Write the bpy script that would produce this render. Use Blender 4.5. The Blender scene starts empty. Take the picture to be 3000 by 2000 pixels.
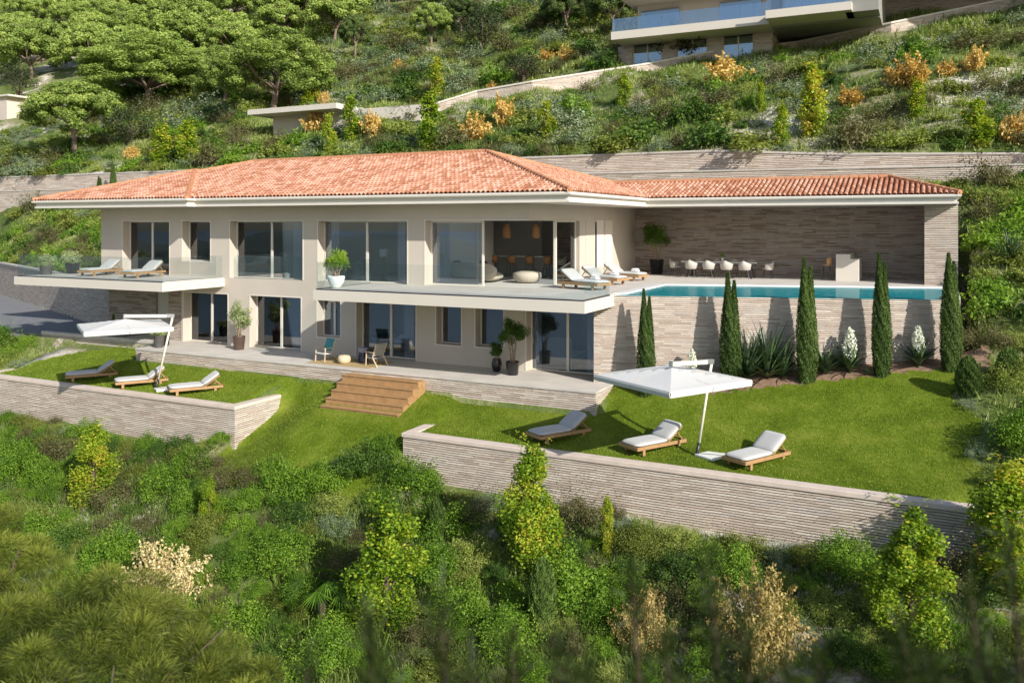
import bpy, math, random
import numpy as np
from mathutils import Vector, Matrix
R = random.Random(7)
RNG = np.random.default_rng(11)
PI = math.pi
sc = bpy.context.scene
COL = sc.collection

# ------------------------------------------------------------------ camera geometry (metres; upper floor is z = 0)
F, CX, HY, CZ = 2477.0, 1500.0, 656.0, 2.5
YAW = math.radians(26.6)
FW = (-math.sin(YAW), math.cos(YAW)); RT = (math.cos(YAW), math.sin(YAW))

def G(x, y, z):
    """photo point lying on the level z -> plan position"""
    d = F * (CZ - z) / (y - HY); l = (x - CX) / F * d
    return (d * FW[0] + l * RT[0], d * FW[1] + l * RT[1])

def PV(x, y, Y):
    """photo point lying on the facade-parallel plane Y -> X, z"""
    r = (x - CX) / F; d = Y / (FW[1] + r * RT[1])
    return (d * (FW[0] + r * RT[0]), CZ - (y - HY) / F * d)

def XF(x, Y=29.3): return PV(x, HY, Y)[0]

def lerp(a, b, t): return a + (b - a) * t
def knots(v, ks):
    if v <= ks[0][0]: return ks[0][1]
    for (a, za), (b, zb) in zip(ks, ks[1:]):
        if v <= b: return lerp(za, zb, (v - a) / (b - a))
    return ks[-1][1]
def sstep(a, b, v):
    t = min(1, max(0, (v - a) / (b - a))); return t * t * (3 - 2 * t)

# ------------------------------------------------------------------ terrain
def walltop(X):      # the long wall behind the house
    return knots(X, [(-80, 6.95), (-12, 6.85), (-4.9, 6.4), (4, 6.1), (20, 6.0)])
def yw(X): return 33.1 - .42 * (X + 44.9)          # wall along the drive
def yp(X): return 28.45 + .314 * (X + 10.3)        # pool retaining wall
def bump(X, Y, a):
    return a * (math.sin(X * .9 + 1.3 * math.sin(Y * .53)) * math.sin(Y * 1.1 + X * .35) + .5 * math.sin(X * 2.3 + Y * 1.7))
FS = [(-60, -34), (-10, -17), (8, -11.2), (13, -9.4), (20, -7.05), (23.2, -5.95)]
def lawn(X, Y):
    L = knots(Y, [(23.3, -4.33), (24.8, -4.27), (26.6, -3.76), (28.2, -3.5)])
    M_ = knots(Y, [(18, -7.7), (20.5, -6.75), (23.2, -5.2), (24.9, -4.36), (26.6, -3.8)]) - sstep(-20.3, -23.2, X) * knots(Y, [(20.5, .1), (23.3, .75), (25.0, .95), (25.9, .8), (26.6, .02)])
    zb = lerp(-3.3, -2.0, min(1, max(0, (X + 10.9) / 11)))
    y1 = yp(X)
    Rr = knots(Y, [(23.3, -4.52), (25.2, -4.42), (26.7, -4.0), (max(28.2, y1), zb)])
    w1 = sstep(-23.5, -23.25, X) if Y < 25.85 else sstep(-23.6, -22.8, X); w2 = sstep(-15.72, -15.48, X) if Y < 25.88 else sstep(-16.2, -15.2, X)
    return lerp(lerp(L, M_, w1), Rr, w2)
def ground(X, Y):
    if Y >= 50.25:
        z = walltop(X) + (.45 + .06 * sstep(-15, 3, X)) * (Y - 50) + bump(X * .35, Y * .35, .55) * sstep(50.5, 56, Y) - .12 * (1 - sstep(50.5, 53, Y))
        if X < -50: z += .05 * (-50 - X) * sstep(55, 110, Y)
        if Y > 260: z += .1 * (Y - 260)
        return z
    if Y < 13: return knots(Y, FS) + bump(X, Y, .12)
    rz = knots(Y, [(13, -9.4), (20, -7.0), (23.5, -5.7), (24.6, -4.6), (31, -2.1), (38, .8), (49.6, 4.9), (50, 5.2)])
    if X > 1.3: return rz + bump(X, Y, .12)
    backz = knots(Y, [(43, 1.0), (49.7, 4.9)])
    if X < -38.6:
        if Y < 28.0: return knots(Y, FS[3:] + [(28, -3.7)]) + bump(X, Y, .1)
        if Y < yw(X) + .28: return -3.3
        return knots(Y, [(yw(X) + .28, -3.3), (yw(X) + .8, -.8), (49.7, 4.9)]) + bump(X, Y, .12)
    if Y < 23.52:
        if -23.25 < X < -15.72 and Y > 18: return lawn(X, Y)
        z = knots(Y, FS) + bump(X, Y, .1)
        for e in (-23.4, -15.8):
            s = 1 - min(1, abs(X - e) / 1.8) if (X < -23.4 or X > -15.8) else 0
            if s > 0 and Y > 18: z = lerp(z, min(z + .9, lawn(-19, Y)), s * .8)
        return z
    if X < -32.6:
        if Y < 28.1: return lawn(X, Y)
        if Y < yw(X) + .0: return -3.3
        if X > -38.3 and Y < 43.2: return -3.4
        return knots(Y, [(yw(X), -.8), (43, 1.0), (49.7, 4.9)])
    if X < -10.3:
        if Y < 26.75: return lawn(X, Y)
        if Y < 43.1: return -3.5
        return backz
    if Y < yp(X) + .05: return lawn(X, Y) if X < .2 else lerp(lawn(X, Y), rz, sstep(.2, 1.3, X))
    if Y < 43.1: return -3.5
    return lerp(backz, rz, sstep(-3, 1.3, X))
def hit(x, y, zoff=0.0):
    """walk the ray through photo point (x, y) until it meets the ground"""
    r = (x - CX) / F; s = -(y - HY) / F
    dx, dy = FW[0] + r * RT[0], FW[1] + r * RT[1]
    d = 11.0; st = .25
    while d < 700:
        X, Y, z = d * dx, d * dy, CZ + s * d
        if z <= ground(X, Y) + zoff: return X, Y, z, d
        d += st if d < 60 else 1.0
    return X, Y, z, d

# ------------------------------------------------------------------ mesh helpers
class MB:
    def __init__(s): s.v = []; s.f = []
    def add(s, vs, fs):
        o = len(s.v); s.v += [tuple(p) for p in vs]; s.f += [tuple(i + o for i in f) for f in fs]; return s
    def box(s, x0, y0, z0, x1, y1, z1, M=None):
        vs = [Vector(p) for p in ((x0,y0,z0),(x1,y0,z0),(x1,y1,z0),(x0,y1,z0),(x0,y0,z1),(x1,y0,z1),(x1,y1,z1),(x0,y1,z1))]
        if M: vs = [M @ p for p in vs]
        return s.add(vs, [(0,3,2,1),(4,5,6,7),(0,1,5,4),(1,2,6,5),(2,3,7,6),(3,0,4,7)])
    def beam(s, a, b, w, h=None, up=(0,0,1)):
        """rectangular bar from a to b"""
        h = h or w; a = Vector(a); b = Vector(b); t = (b - a).normalized()
        u = Vector(up)
        if abs(t.dot(u)) > .98: u = Vector((1, 0, 0))
        n = t.cross(u).normalized(); m = n.cross(t).normalized()
        vs = [p + n * (i * w / 2) + m * (j * h / 2) for p in (a, b) for i, j in ((-1,-1),(1,-1),(1,1),(-1,1))]
        return s.add(vs, [(0,3,2,1),(4,5,6,7),(0,1,5,4),(1,2,6,5),(2,3,7,6),(3,0,4,7)])
    def tube(s, pts, rad, n=8, cap=True):
        pts = [Vector(p) for p in pts]
        if not hasattr(rad, '__len__'): rad = [rad] * len(pts)
        vs = []; fs = []
        for i, p in enumerate(pts):
            t = (pts[min(i + 1, len(pts) - 1)] - pts[max(i - 1, 0)]).normalized()
            u = Vector((0, 0, 1)) if abs(t.z) < .9 else Vector((1, 0, 0))
            a = t.cross(u).normalized(); b = a.cross(t)
            for k in range(n):
                an = 2 * PI * k / n; vs.append(p + (a * math.cos(an) + b * math.sin(an)) * rad[i])
        for i in range(len(pts) - 1):
            for k in range(n):
                k2 = (k + 1) % n; fs.append((i*n+k, i*n+k2, (i+1)*n+k2, (i+1)*n+k))
        if cap: fs.append(tuple(range(n))[::-1]); fs.append(tuple((len(pts)-1)*n + k for k in range(n)))
        return s.add(vs, fs)
    def lathe(s, prof, n=20, c=(0,0,0), close=True):
        vs = []; fs = []
        for r, z in prof:
            for k in range(n):
                a = 2 * PI * k / n; vs.append((c[0] + r * math.cos(a), c[1] + r * math.sin(a), c[2] + z))
        for i in range(len(prof) - 1):
            for k in range(n):
                k2 = (k + 1) % n; fs.append((i*n+k, i*n+k2, (i+1)*n+k2, (i+1)*n+k))
        if close: fs.append(tuple(range(n))[::-1]); fs.append(tuple((len(prof)-1)*n + k for k in range(n)))
        return s.add(vs, fs)
    def prism(s, poly, z0, z1):
        n = len(poly)
        a = sum(poly[i][0]*poly[(i+1)%n][1] - poly[(i+1)%n][0]*poly[i][1] for i in range(n))
        if a < 0: poly = poly[::-1]
        vs = [(p[0], p[1], z0) for p in poly] + [(p[0], p[1], z1) for p in poly]
        return s.add(vs, [tuple(range(n))[::-1], tuple(range(n, 2*n))] + [(i, (i+1)%n, (i+1)%n+n, i+n) for i in range(n)])
    def pad(s, cx, cy, cz, lx, ly, lz, r=.04, M=None, n=4):
        """cushion: a box with rounded edges and a slightly crowned top"""
        vs = []; fs = []
        N = 10
        def prof(t): return (abs(t) ** 6)
        g = N + 1
        for side in (1, -1):
            for i in range(g):
                for j in range(g):
                    u = -1 + 2*i/N; w = -1 + 2*j/N
                    e = max(abs(u), abs(w))
                    k = 1 - .10 * (abs(u*w)) ** 6
                    zz = side * (lz/2) * (1 - prof(u)*.55) * (1 - prof(w)*.55) * (1 + .10*(1-u*u)*(1-w*w))
                    if e > .999: zz = side * lz * .16
                    vs.append(Vector((cx + u*lx/2*k, cy + w*ly/2*k, cz + zz)))
        if M: vs = [M @ v for v in vs]
        for i in range(N):
            for j in range(N):
                a = i*g+j; fs.append((a, a+g, a+g+1, a+1))
                b = g*g + a; fs.append((b, b+1, b+g+1, b+g))
        ed = [(i, 0) for i in range(N)] + [(N, j) for j in range(N)] + [(i, N) for i in range(N, 0, -1)] + [(0, j) for j in range(N, 0, -1)]
        for k in range(len(ed)):
            (i, j), (i2, j2) = ed[k], ed[(k+1) % len(ed)]
            a, b = i*g+j, i2*g+j2; fs.append((a, b, g*g+b, g*g+a)[::-1])
        return s.add(vs, fs)
    def build(s, name, mat, parent=None, smooth=False, bevel=0, loc=None):
        me = bpy.data.meshes.new(name); me.from_pydata(s.v, [], s.f); me.validate()
        uvbox(me)
        if smooth: me.shade_smooth()
        return link(name, me, mat, parent, bevel, loc)
def uvbox(me):
    nl = len(me.loops); 
    if nl == 0: return
    uv = me.uv_layers.new(name='UVMap')
    co = np.empty(len(me.vertices)*3, 'f'); me.vertices.foreach_get('co', co); co = co.reshape(-1, 3)
    li = np.empty(nl, 'i'); me.loops.foreach_get('vertex_index', li)
    no = np.empty(len(me.polygons)*3, 'f'); me.polygons.foreach_get('normal', no); no = no.reshape(-1, 3)
    lt = np.empty(len(me.polygons), 'i'); me.polygons.foreach_get('loop_total', lt)
    pi = np.repeat(np.arange(len(lt)), lt); n = no[pi]; p = co[li]
    h = np.hypot(n[:, 0], n[:, 1]); flat = h < .5; h = np.where(h < 1e-6, 1, h)
    u = np.where(flat, p[:, 0], (-n[:, 1]*p[:, 0] + n[:, 0]*p[:, 1]) / h); v = np.where(flat, p[:, 1], p[:, 2])
    uv.data.foreach_set('uv', np.stack([u, v], 1).astype('f').ravel())
def link(name, me, mat, parent=None, bevel=0, loc=None):
    o = bpy.data.objects.new(name, me); COL.objects.link(o)
    for m in (mat if isinstance(mat, (list, tuple)) else [mat]): me.materials.append(m)
    if parent: o.parent = parent
    if loc: o.location = loc
    if bevel:
        b = o.modifiers.new('bevel', 'BEVEL'); b.width = bevel; b.segments = 2; b.limit_method = 'ANGLE'
    return o
def thing(name, label, cat, loc=(0,0,0), rz=0, group=None):
    o = bpy.data.objects.new(name, None); COL.objects.link(o); o.location = loc; o.rotation_euler = (0, 0, rz)
    return tag(o, label, cat, group)
def tag(o, label, cat=None, group=None, kind=None):
    o['label'] = label
    if cat: o['category'] = cat
    if group: o['group'] = group
    if kind: o['kind'] = kind
    return o
def struct(o, label=None, cat=None):
    o['kind'] = 'structure'
    if label: o['label'] = label
    if cat: o['category'] = cat
    return o
def dup(o, loc=None, rz=None, label=None, group=None, scale=None, parent=None):
    c = o.copy(); COL.objects.link(c)
    if parent: c.parent = parent
    for ch in o.children: dup(ch, parent=c)
    if loc is not None: c.location = loc
    if rz is not None: c.rotation_euler = (0, 0, rz)
    if scale is not None: c.scale = scale
    if label: c['label'] = label
    if group: c['group'] = group
    return c
def np_mesh(name, V, Fc, attr=None):
    me = bpy.data.meshes.new(name); k = Fc.shape[1]
    me.vertices.add(len(V)); me.vertices.foreach_set('co', V.astype('f').ravel())
    me.loops.add(Fc.size); me.loops.foreach_set('vertex_index', Fc.astype('i').ravel())
    me.polygons.add(len(Fc)); me.polygons.foreach_set('loop_start', np.arange(0, Fc.size, k, dtype='i'))
    me.update(calc_edges=True)
    if attr is not None:
        a = me.attributes.new('rnd', 'FLOAT', 'FACE'); a.data.foreach_set('value', attr.astype('f'))
    return me

# ------------------------------------------------------------------ materials
def newmat(name):
    m = bpy.data.materials.new(name); m.use_nodes = True; nt = m.node_tree; nt.nodes.clear()
    out = nt.nodes.new('ShaderNodeOutputMaterial'); return m, nt, out
def N(nt, t, **kw):
    n = nt.nodes.new(t)
    for k, v in kw.items():
        if k in n.inputs.keys(): n.inputs[k].default_value = v
        else: setattr(n, k, v)
    return n
def ramp(nt, stops, fac=None):
    r = nt.nodes.new('ShaderNodeValToRGB'); e = r.color_ramp.elements
    e[0].position, e[0].color = stops[0][0], (*stops[0][1], 1); e[1].position, e[1].color = stops[-1][0], (*stops[-1][1], 1)
    for p, c in stops[1:-1]:
        x = e.new(p); x.color = (*c, 1)
    if fac is not None: nt.links.new(fac, r.inputs[0])
    return r
def mat(name, col, rough=.6, var=.0, scale=8, bump=0, metal=0, spec=.5, col2=None, sheen=0, detail=4):
    m, nt, out = newmat(name); L = nt.links.new
    b = N(nt, 'ShaderNodeBsdfPrincipled', Roughness=rough, Metallic=metal); b.inputs['Specular IOR Level'].default_value = spec
    b.inputs['Base Color'].default_value = (*col, 1)
    tc = N(nt, 'ShaderNodeTexCoord')
    if var or col2:
        n = N(nt, 'ShaderNodeTexNoise', Scale=scale, Detail=detail); L(tc.outputs['Object'], n.inputs['Vector'])
        c2 = col2 or tuple(c * (1 - var) for c in col)
        r = ramp(nt, [(.3, c2), (.7, col)], n.outputs[0]); L(r.outputs[0], b.inputs['Base Color'])
    if bump:
        n2 = N(nt, 'ShaderNodeTexNoise', Scale=scale * 6, Detail=5.0); L(tc.outputs['Object'], n2.inputs['Vector'])
        bp = N(nt, 'ShaderNodeBump', Strength=bump, Distance=.02); L(n2.outputs[0], bp.inputs['Height']); L(bp.outputs[0], b.inputs['Normal'])
    if sheen: b.inputs['Sheen Weight'].default_value = sheen
    L(b.outputs[0], out.inputs[0]); return m
def stone(name, pal, row=.072, width=.56, strength=.9):
    """thin split-stone courses, laid in metres along each wall"""
    m, nt, out = newmat(name); L = nt.links.new
    tc = N(nt, 'ShaderNodeTexCoord')
    nz = N(nt, 'ShaderNodeTexNoise', Scale=.9, Detail=2.0); L(tc.outputs['UV'], nz.inputs['Vector'])
    sc_ = N(nt, 'ShaderNodeVectorMath', operation='MULTIPLY'); sc_.inputs[1].default_value = (.0, .05, 0)
    L(nz.outputs[1], sc_.inputs[0]); ad = N(nt, 'ShaderNodeVectorMath', operation='ADD'); L(tc.outputs['UV'], ad.inputs[0]); L(sc_.outputs[0], ad.inputs[1])
    br = N(nt, 'ShaderNodeTexBrick', Scale=1.0); L(ad.outputs[0], br.inputs['Vector'])
    br.inputs['Color1'].default_value = (0,0,0,1); br.inputs['Color2'].default_value = (1,1,1,1); br.inputs['Mortar'].default_value = (.5,.5,.5,1)
    br.inputs['Mortar Size'].default_value = row * .045; br.inputs['Mortar Smooth'].default_value = .35; br.inputs['Brick Width'].default_value = width; br.inputs['Row Height'].default_value = row
    br.offset = .37; br.offset_frequency = 2; br.squash = 1.45; br.squash_frequency = 3
    nf = N(nt, 'ShaderNodeTexNoise', Scale=5.0, Detail=6.0, Roughness=.65)
    mp = N(nt, 'ShaderNodeMapping'); mp.inputs['Scale'].default_value = (.8, 9, 1); L(tc.outputs['UV'], mp.inputs[0]); L(mp.outputs[0], nf.inputs['Vector'])
    mx = N(nt, 'ShaderNodeMix', data_type='FLOAT'); mx.inputs[0].default_value = .42; L(br.outputs['Color'], mx.inputs[2]); L(nf.outputs[0], mx.inputs[3])
    rp = ramp(nt, pal, mx.outputs[0])
    sx = N(nt, 'ShaderNodeSeparateXYZ'); L(ad.outputs[0], sx.inputs[0])
    dv = N(nt, 'ShaderNodeMath', operation='DIVIDE'); L(sx.outputs[1], dv.inputs[0]); dv.inputs[1].default_value = row
    fr = N(nt, 'ShaderNodeMath', operation='FRACT'); L(dv.outputs[0], fr.inputs[0])
    jm = N(nt, 'ShaderNodeMapRange'); jm.inputs['From Min'].default_value = .30; jm.inputs['From Max'].default_value = .04; L(fr.outputs[0], jm.inputs['Value'])
    jn = N(nt, 'ShaderNodeTexNoise', Scale=3.0, Detail=3.0); L(tc.outputs['UV'], jn.inputs['Vector']); jr = N(nt, 'ShaderNodeMapRange'); jr.inputs['From Min'].default_value = .3; jr.inputs['From Max'].default_value = .65; jr.inputs['To Min'].default_value = .35; L(jn.outputs[0], jr.inputs['Value'])
    jj = N(nt, 'ShaderNodeMath', operation='MULTIPLY'); L(jm.outputs[0], jj.inputs[0]); L(jr.outputs[0], jj.inputs[1])
    jv = N(nt, 'ShaderNodeMath', operation='MULTIPLY'); L(br.outputs['Fac'], jv.inputs[0]); jv.inputs[1].default_value = .45
    jx = N(nt, 'ShaderNodeMath', operation='MAXIMUM'); L(jj.outputs[0], jx.inputs[0]); L(jv.outputs[0], jx.inputs[1])
    dk = N(nt, 'ShaderNodeMix', data_type='RGBA', blend_type='MULTIPLY'); L(jx.outputs[0], dk.inputs[0]); L(rp.outputs[0], dk.inputs[6]); dk.inputs[7].default_value = (.34, .30, .27, 1)
    b = N(nt, 'ShaderNodeBsdfPrincipled', Roughness=.85); b.inputs['Specular IOR Level'].default_value = .2; L(dk.outputs[2], b.inputs['Base Color'])
    # each course leans a little: height falls towards its lower edge, then the joint
    h1 = N(nt, 'ShaderNodeMath', operation='MULTIPLY'); L(fr.outputs[0], h1.inputs[0]); h1.inputs[1].default_value = -.35
    h2 = N(nt, 'ShaderNodeMath', operation='SUBTRACT'); L(h1.outputs[0], h2.inputs[0]); L(jx.outputs[0], h2.inputs[1])
    h3 = N(nt, 'ShaderNodeMath', operation='MULTIPLY_ADD'); L(nf.outputs[0], h3.inputs[0]); h3.inputs[1].default_value = .5; L(h2.outputs[0], h3.inputs[2])
    h4 = N(nt, 'ShaderNodeMath', operation='MULTIPLY_ADD'); L(br.outputs['Color'], h4.inputs[0]); h4.inputs[1].default_value = .45; L(h3.outputs[0], h4.inputs[2])
    bp = N(nt, 'ShaderNodeBump', Strength=strength, Distance=.035); L(h4.outputs[0], bp.inputs['Height']); L(bp.outputs[0], b.inputs['Normal'])
    L(b.outputs[0], out.inputs[0]); return m
def leafmat(name, stops, trans=.35, rough=.55, ovar=.15, sat=None):
    m, nt, out = newmat(name); L = nt.links.new
    at = N(nt, 'ShaderNodeAttribute', attribute_name='rnd'); oi = N(nt, 'ShaderNodeObjectInfo')
    a = N(nt, 'ShaderNodeMath', operation='MULTIPLY_ADD'); L(oi.outputs['Random'], a.inputs[0]); a.inputs[1].default_value = ovar * 2; L(at.outputs['Fac'], a.inputs[2])
    s = N(nt, 'ShaderNodeMath', operation='SUBTRACT'); L(a.outputs[0], s.inputs[0]); s.inputs[1].default_value = ovar
    r = ramp(nt, stops, s.outputs[0])
    b = N(nt, 'ShaderNodeBsdfPrincipled', Roughness=rough); b.inputs['Specular IOR Level'].default_value = .3; L(r.outputs[0], b.inputs['Base Color'])
    t = N(nt, 'ShaderNodeBsdfTranslucent'); 
    g = N(nt, 'ShaderNodeMix', data_type='RGBA', blend_type='MULTIPLY'); g.inputs[0].default_value = 1; L(r.outputs[0], g.inputs[6]); g.inputs[7].default_value = (1.25, 1.3, .55, 1); L(g.outputs[2], t.inputs[0])
    x = N(nt, 'ShaderNodeMixShader'); x.inputs[0].default_value = trans; L(b.outputs[0], x.inputs[1]); L(t.outputs[0], x.inputs[2]); L(x.outputs[0], out.inputs[0])
    return m
def glassmat(name, refl, tint, rough=0.0, fr_=1.0):
    """architectural pane: fresnel mirror over a tinted see-through sheet"""
    m, nt, out = newmat(name); L = nt.links.new
    g = N(nt, 'ShaderNodeBsdfGlossy', Roughness=rough); g.inputs[0].default_value = (.9, .95, 1, 1)
    t = N(nt, 'ShaderNodeBsdfTransparent'); t.inputs[0].default_value = (*tint, 1)
    fr = N(nt, 'ShaderNodeFresnel', IOR=1.5)
    a = N(nt, 'ShaderNodeMath', operation='MULTIPLY_ADD'); L(fr.outputs[0], a.inputs[0]); a.inputs[1].default_value = fr_; a.inputs[2].default_value = refl; a.use_clamp = True
    x = N(nt, 'ShaderNodeMixShader'); L(a.outputs[0], x.inputs[0]); L(t.outputs[0], x.inputs[1]); L(g.outputs[0], x.inputs[2]); L(x.outputs[0], out.inputs[0])
    return m

PAL = [(.12, (.37, .295, .24)), (.3, (.47, .385, .32)), (.45, (.56, .465, .39)), (.58, (.50, .44, .39)), (.7, (.61, .525, .445)), (.85, (.67, .60, .52))]
M = {}
M['stone'] = stone('split_stone', PAL)
M['stone_far'] = stone('split_stone_far', PAL, row=.10, width=.8)
M['stone_dark'] = stone('split_stone_brown_shade', [(.2, (.27, .205, .165)), (.4, (.41, .33, .275)), (.55, (.50, .41, .35)), (.7, (.42, .37, .335)), (.9, (.58, .5, .43))])  # brown stone, with the shade of roofed walls mixed into its tone
M['render'] = mat('beige_render', (.535, .475, .405), .85, .09, .7, .12)
M['trim'] = mat('pale_trim', (.68, .63, .56), .6, .03, 3)
M['slab'] = mat('cream_concrete', (.61, .56, .49), .75, .04, 1.0, .05)
M['cap'] = mat('pink_cap_stone', (.62, .52, .45), .8, .14, 2.5, .15)
M['capgrey'] = mat('grey_cap_stone', (.55, .50, .45), .8, .14, 2.5, .15)
M['gutter'] = mat('cream_gutter', (.66, .62, .55), .5, .03, 2)
M['metal_cream'] = mat('cream_aluminium', (.66, .62, .55), .35)
M['metal_dark'] = mat('dark_metal', (.03, .03, .035), .35, metal=.3)
M['metal_grey'] = mat('grey_metal', (.35, .36, .38), .35, metal=.6)
M['wood'] = mat('teak', (.40, .235, .105), .55, .25, 5, .08)
M['woodlight'] = mat('pale_wood', (.66, .52, .34), .55, .2, 6)
M['cushion'] = mat('off_white_cushion', (.45, .45, .44), .9, .04, 14, .12, sheen=.2)
M['canvas'] = mat('white_canvas', (.58, .575, .555), .85, .03, 6, .05)
M['white'] = mat('white_ceramic', (.82, .82, .80), .3)
M['pot_black'] = mat('black_glazed_pot', (.018, .018, .020), .22, .3, 4)
M['pot_grey'] = mat('grey_pot', (.10, .095, .09), .6, .3, 6)
M['pot_brown'] = mat('brown_pot', (.10, .065, .05), .35, .3, 5)
M['bark'] = mat('pine_bark', (.27, .19, .15), .9, .45, 5, .5)
M['barkdark'] = mat('dark_bark', (.12, .085, .06), .9, .4, 8, .4)
M['stem'] = mat('pale_stems', (.30, .22, .14), .9, .3, 20)
M['soil'] = mat('bed_soil', (.30, .19, .125), .95, .45, 6, .9, detail=8)
M['asphalt'] = mat('drive_asphalt', (.19, .19, .20), .9, .18, 3, .3)
M['interior'] = mat('interior_paint', (.62, .59, .55), .9)
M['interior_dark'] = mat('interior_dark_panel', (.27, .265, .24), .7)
M['rug'] = mat('ochre_rug', (.42, .31, .15), .95, .1, 30)
M['rattan'] = mat('rattan', (.50, .27, .12), .7, .3, 30)
M['navy'] = mat('navy_lacquer', (.01, .018, .06), .25)
M['lilac'] = mat('lilac_top', (.33, .35, .50), .4)
M['sofa'] = mat('sand_sofa', (.48, .42, .34), .9, .05, 10)
M['linen'] = mat('white_linen', (.75, .75, .76), .9, .05, 6)
M['throw'] = mat('charcoal_throw', (.04, .04, .045), .9)
M['chairshell'] = mat('cream_chair_shell', (.46, .43, .39), .8)
M['yellowplastic'] = mat('cream_pole', (.72, .68, .55), .35)
M['pane'] = glassmat('window_glass', .07, (.86, .89, .93))
M['rail'] = glassmat('rail_glass', .0, (.93, .96, .96), fr_=.2)
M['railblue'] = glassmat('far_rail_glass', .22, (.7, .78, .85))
def curtain_mat():
    m, nt, out = newmat('sheer_curtain'); L = nt.links.new
    b = N(nt, 'ShaderNodeBsdfDiffuse'); b.inputs[0].default_value = (.75, .76, .8, 1); t = N(nt, 'ShaderNodeBsdfTranslucent'); t.inputs[0].default_value = (.7, .72, .78, 1)
    x = N(nt, 'ShaderNodeMixShader'); x.inputs[0].default_value = .4; L(b.outputs[0], x.inputs[1]); L(t.outputs[0], x.inputs[2]); L(x.outputs[0], out.inputs[0]); return m
M['curtain'] = curtain_mat()
def paving_mat(name, c, sx, sy):
    m, nt, out = newmat(name); L = nt.links.new
    tc = N(nt, 'ShaderNodeTexCoord')
    br = N(nt, 'ShaderNodeTexBrick', Scale=1.0); L(tc.outputs['Object'], br.inputs['Vector'])
    br.inputs['Color1'].default_value = (*[x*.94 for x in c], 1); br.inputs['Color2'].default_value = (*c, 1); br.inputs['Mortar'].default_value = (*[x*.8 for x in c], 1)
    br.inputs['Mortar Size'].default_value = .006; br.inputs['Brick Width'].default_value = sx; br.inputs['Row Height'].default_value = sy
    n = N(nt, 'ShaderNodeTexNoise', Scale=1.2, Detail=5.0); L(tc.outputs['Object'], n.inputs['Vector'])
    r = ramp(nt, [(.3, (.85, .85, .85)), (.7, (1, 1, 1))], n.outputs[0])
    x = N(nt, 'ShaderNodeMix', data_type='RGBA', blend_type='MULTIPLY'); x.inputs[0].default_value = 1; L(br.outputs[0], x.inputs[6]); L(r.outputs[0], x.inputs[7])
    b = N(nt, 'ShaderNodeBsdfPrincipled', Roughness=.75); b.inputs['Specular IOR Level'].default_value = .3; L(x.outputs[2], b.inputs['Base Color']); L(b.outputs[0], out.inputs[0]); return m
M['paving'] = paving_mat('stone_paving', (.60, .56, .51), 1.2, .6)
def tile_mat():
    """one random tone per roof tile; the tile index travels with the mesh as the 'rnd' attribute"""
    m, nt, out = newmat('terracotta_tiles'); L = nt.links.new
    at = N(nt, 'ShaderNodeAttribute', attribute_name='rnd')
    tc = N(nt, 'ShaderNodeTexCoord'); n = N(nt, 'ShaderNodeTexNoise', Scale=.55, Detail=3.0); L(tc.outputs['Object'], n.inputs['Vector'])
    n2 = N(nt, 'ShaderNodeTexNoise', Scale=14.0, Detail=4.0); L(tc.outputs['Object'], n2.inputs['Vector'])
    a = N(nt, 'ShaderNodeMath', operation='MULTIPLY_ADD'); L(n.outputs[0], a.inputs[0]); a.inputs[1].default_value = .5; 
    q = N(nt, 'ShaderNodeMath', operation='MULTIPLY'); L(at.outputs['Fac'], q.inputs[0]); q.inputs[1].default_value = .6; L(q.outputs[0], a.inputs[2])
    a2 = N(nt, 'ShaderNodeMath', operation='MULTIPLY_ADD'); L(n2.outputs[0], a2.inputs[0]); a2.inputs[1].default_value = .22; L(a.outputs[0], a2.inputs[2])
    r = ramp(nt, [(.2, (.21, .085, .045)), (.42, (.32, .135, .075)), (.6, (.43, .21, .135)), (.78, (.49, .27, .19)), (.95, (.54, .335, .25))], a2.outputs[0])
    b = N(nt, 'ShaderNodeBsdfPrincipled', Roughness=.8); b.inputs['Specular IOR Level'].default_value = .25; L(r.outputs[0], b.inputs['Base Color']); L(b.outputs[0], out.inputs[0]); return m
M['tile'] = tile_mat()
M['ridge'] = mat('ridge_terracotta', (.50, .23, .115), .8, .25, 3)
def ground_mat():
    m, nt, out = newmat('hillside_soil'); L = nt.links.new
    tc = N(nt, 'ShaderNodeTexCoord')
    n = N(nt, 'ShaderNodeTexNoise', Scale=.16, Detail=6.0, Roughness=.62); L(tc.outputs['Object'], n.inputs['Vector'])
    n2 = N(nt, 'ShaderNodeTexNoise', Scale=3.5, Detail=8.0, Roughness=.7); L(tc.outputs['Object'], n2.inputs['Vector'])
    a = N(nt, 'ShaderNodeMath', operation='MULTIPLY_ADD'); L(n2.outputs[0], a.inputs[0]); a.inputs[1].default_value = .35; L(n.outputs[0], a.inputs[2])
    r = ramp(nt, [(.50, (.08, .12, .03)), (.68, (.14, .18, .05)), (.75, (.30, .27, .17)), (.80, (.55, .51, .44)), (.92, (.66, .62, .56))], a.outputs[0])
    b = N(nt, 'ShaderNodeBsdfPrincipled', Roughness=.95); b.inputs['Specular IOR Level'].default_value = .1; L(r.outputs[0], b.inputs['Base Color'])
    bp = N(nt, 'ShaderNodeBump', Strength=.8, Distance=.15); L(n2.outputs[0], bp.inputs['Height']); L(bp.outputs[0], b.inputs['Normal'])
    L(b.outputs[0], out.inputs[0]); return m
M['ground'] = ground_mat()
G3 = lambda a, b, c: [(.05, a), (.5, b), (.95, c)]
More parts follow.
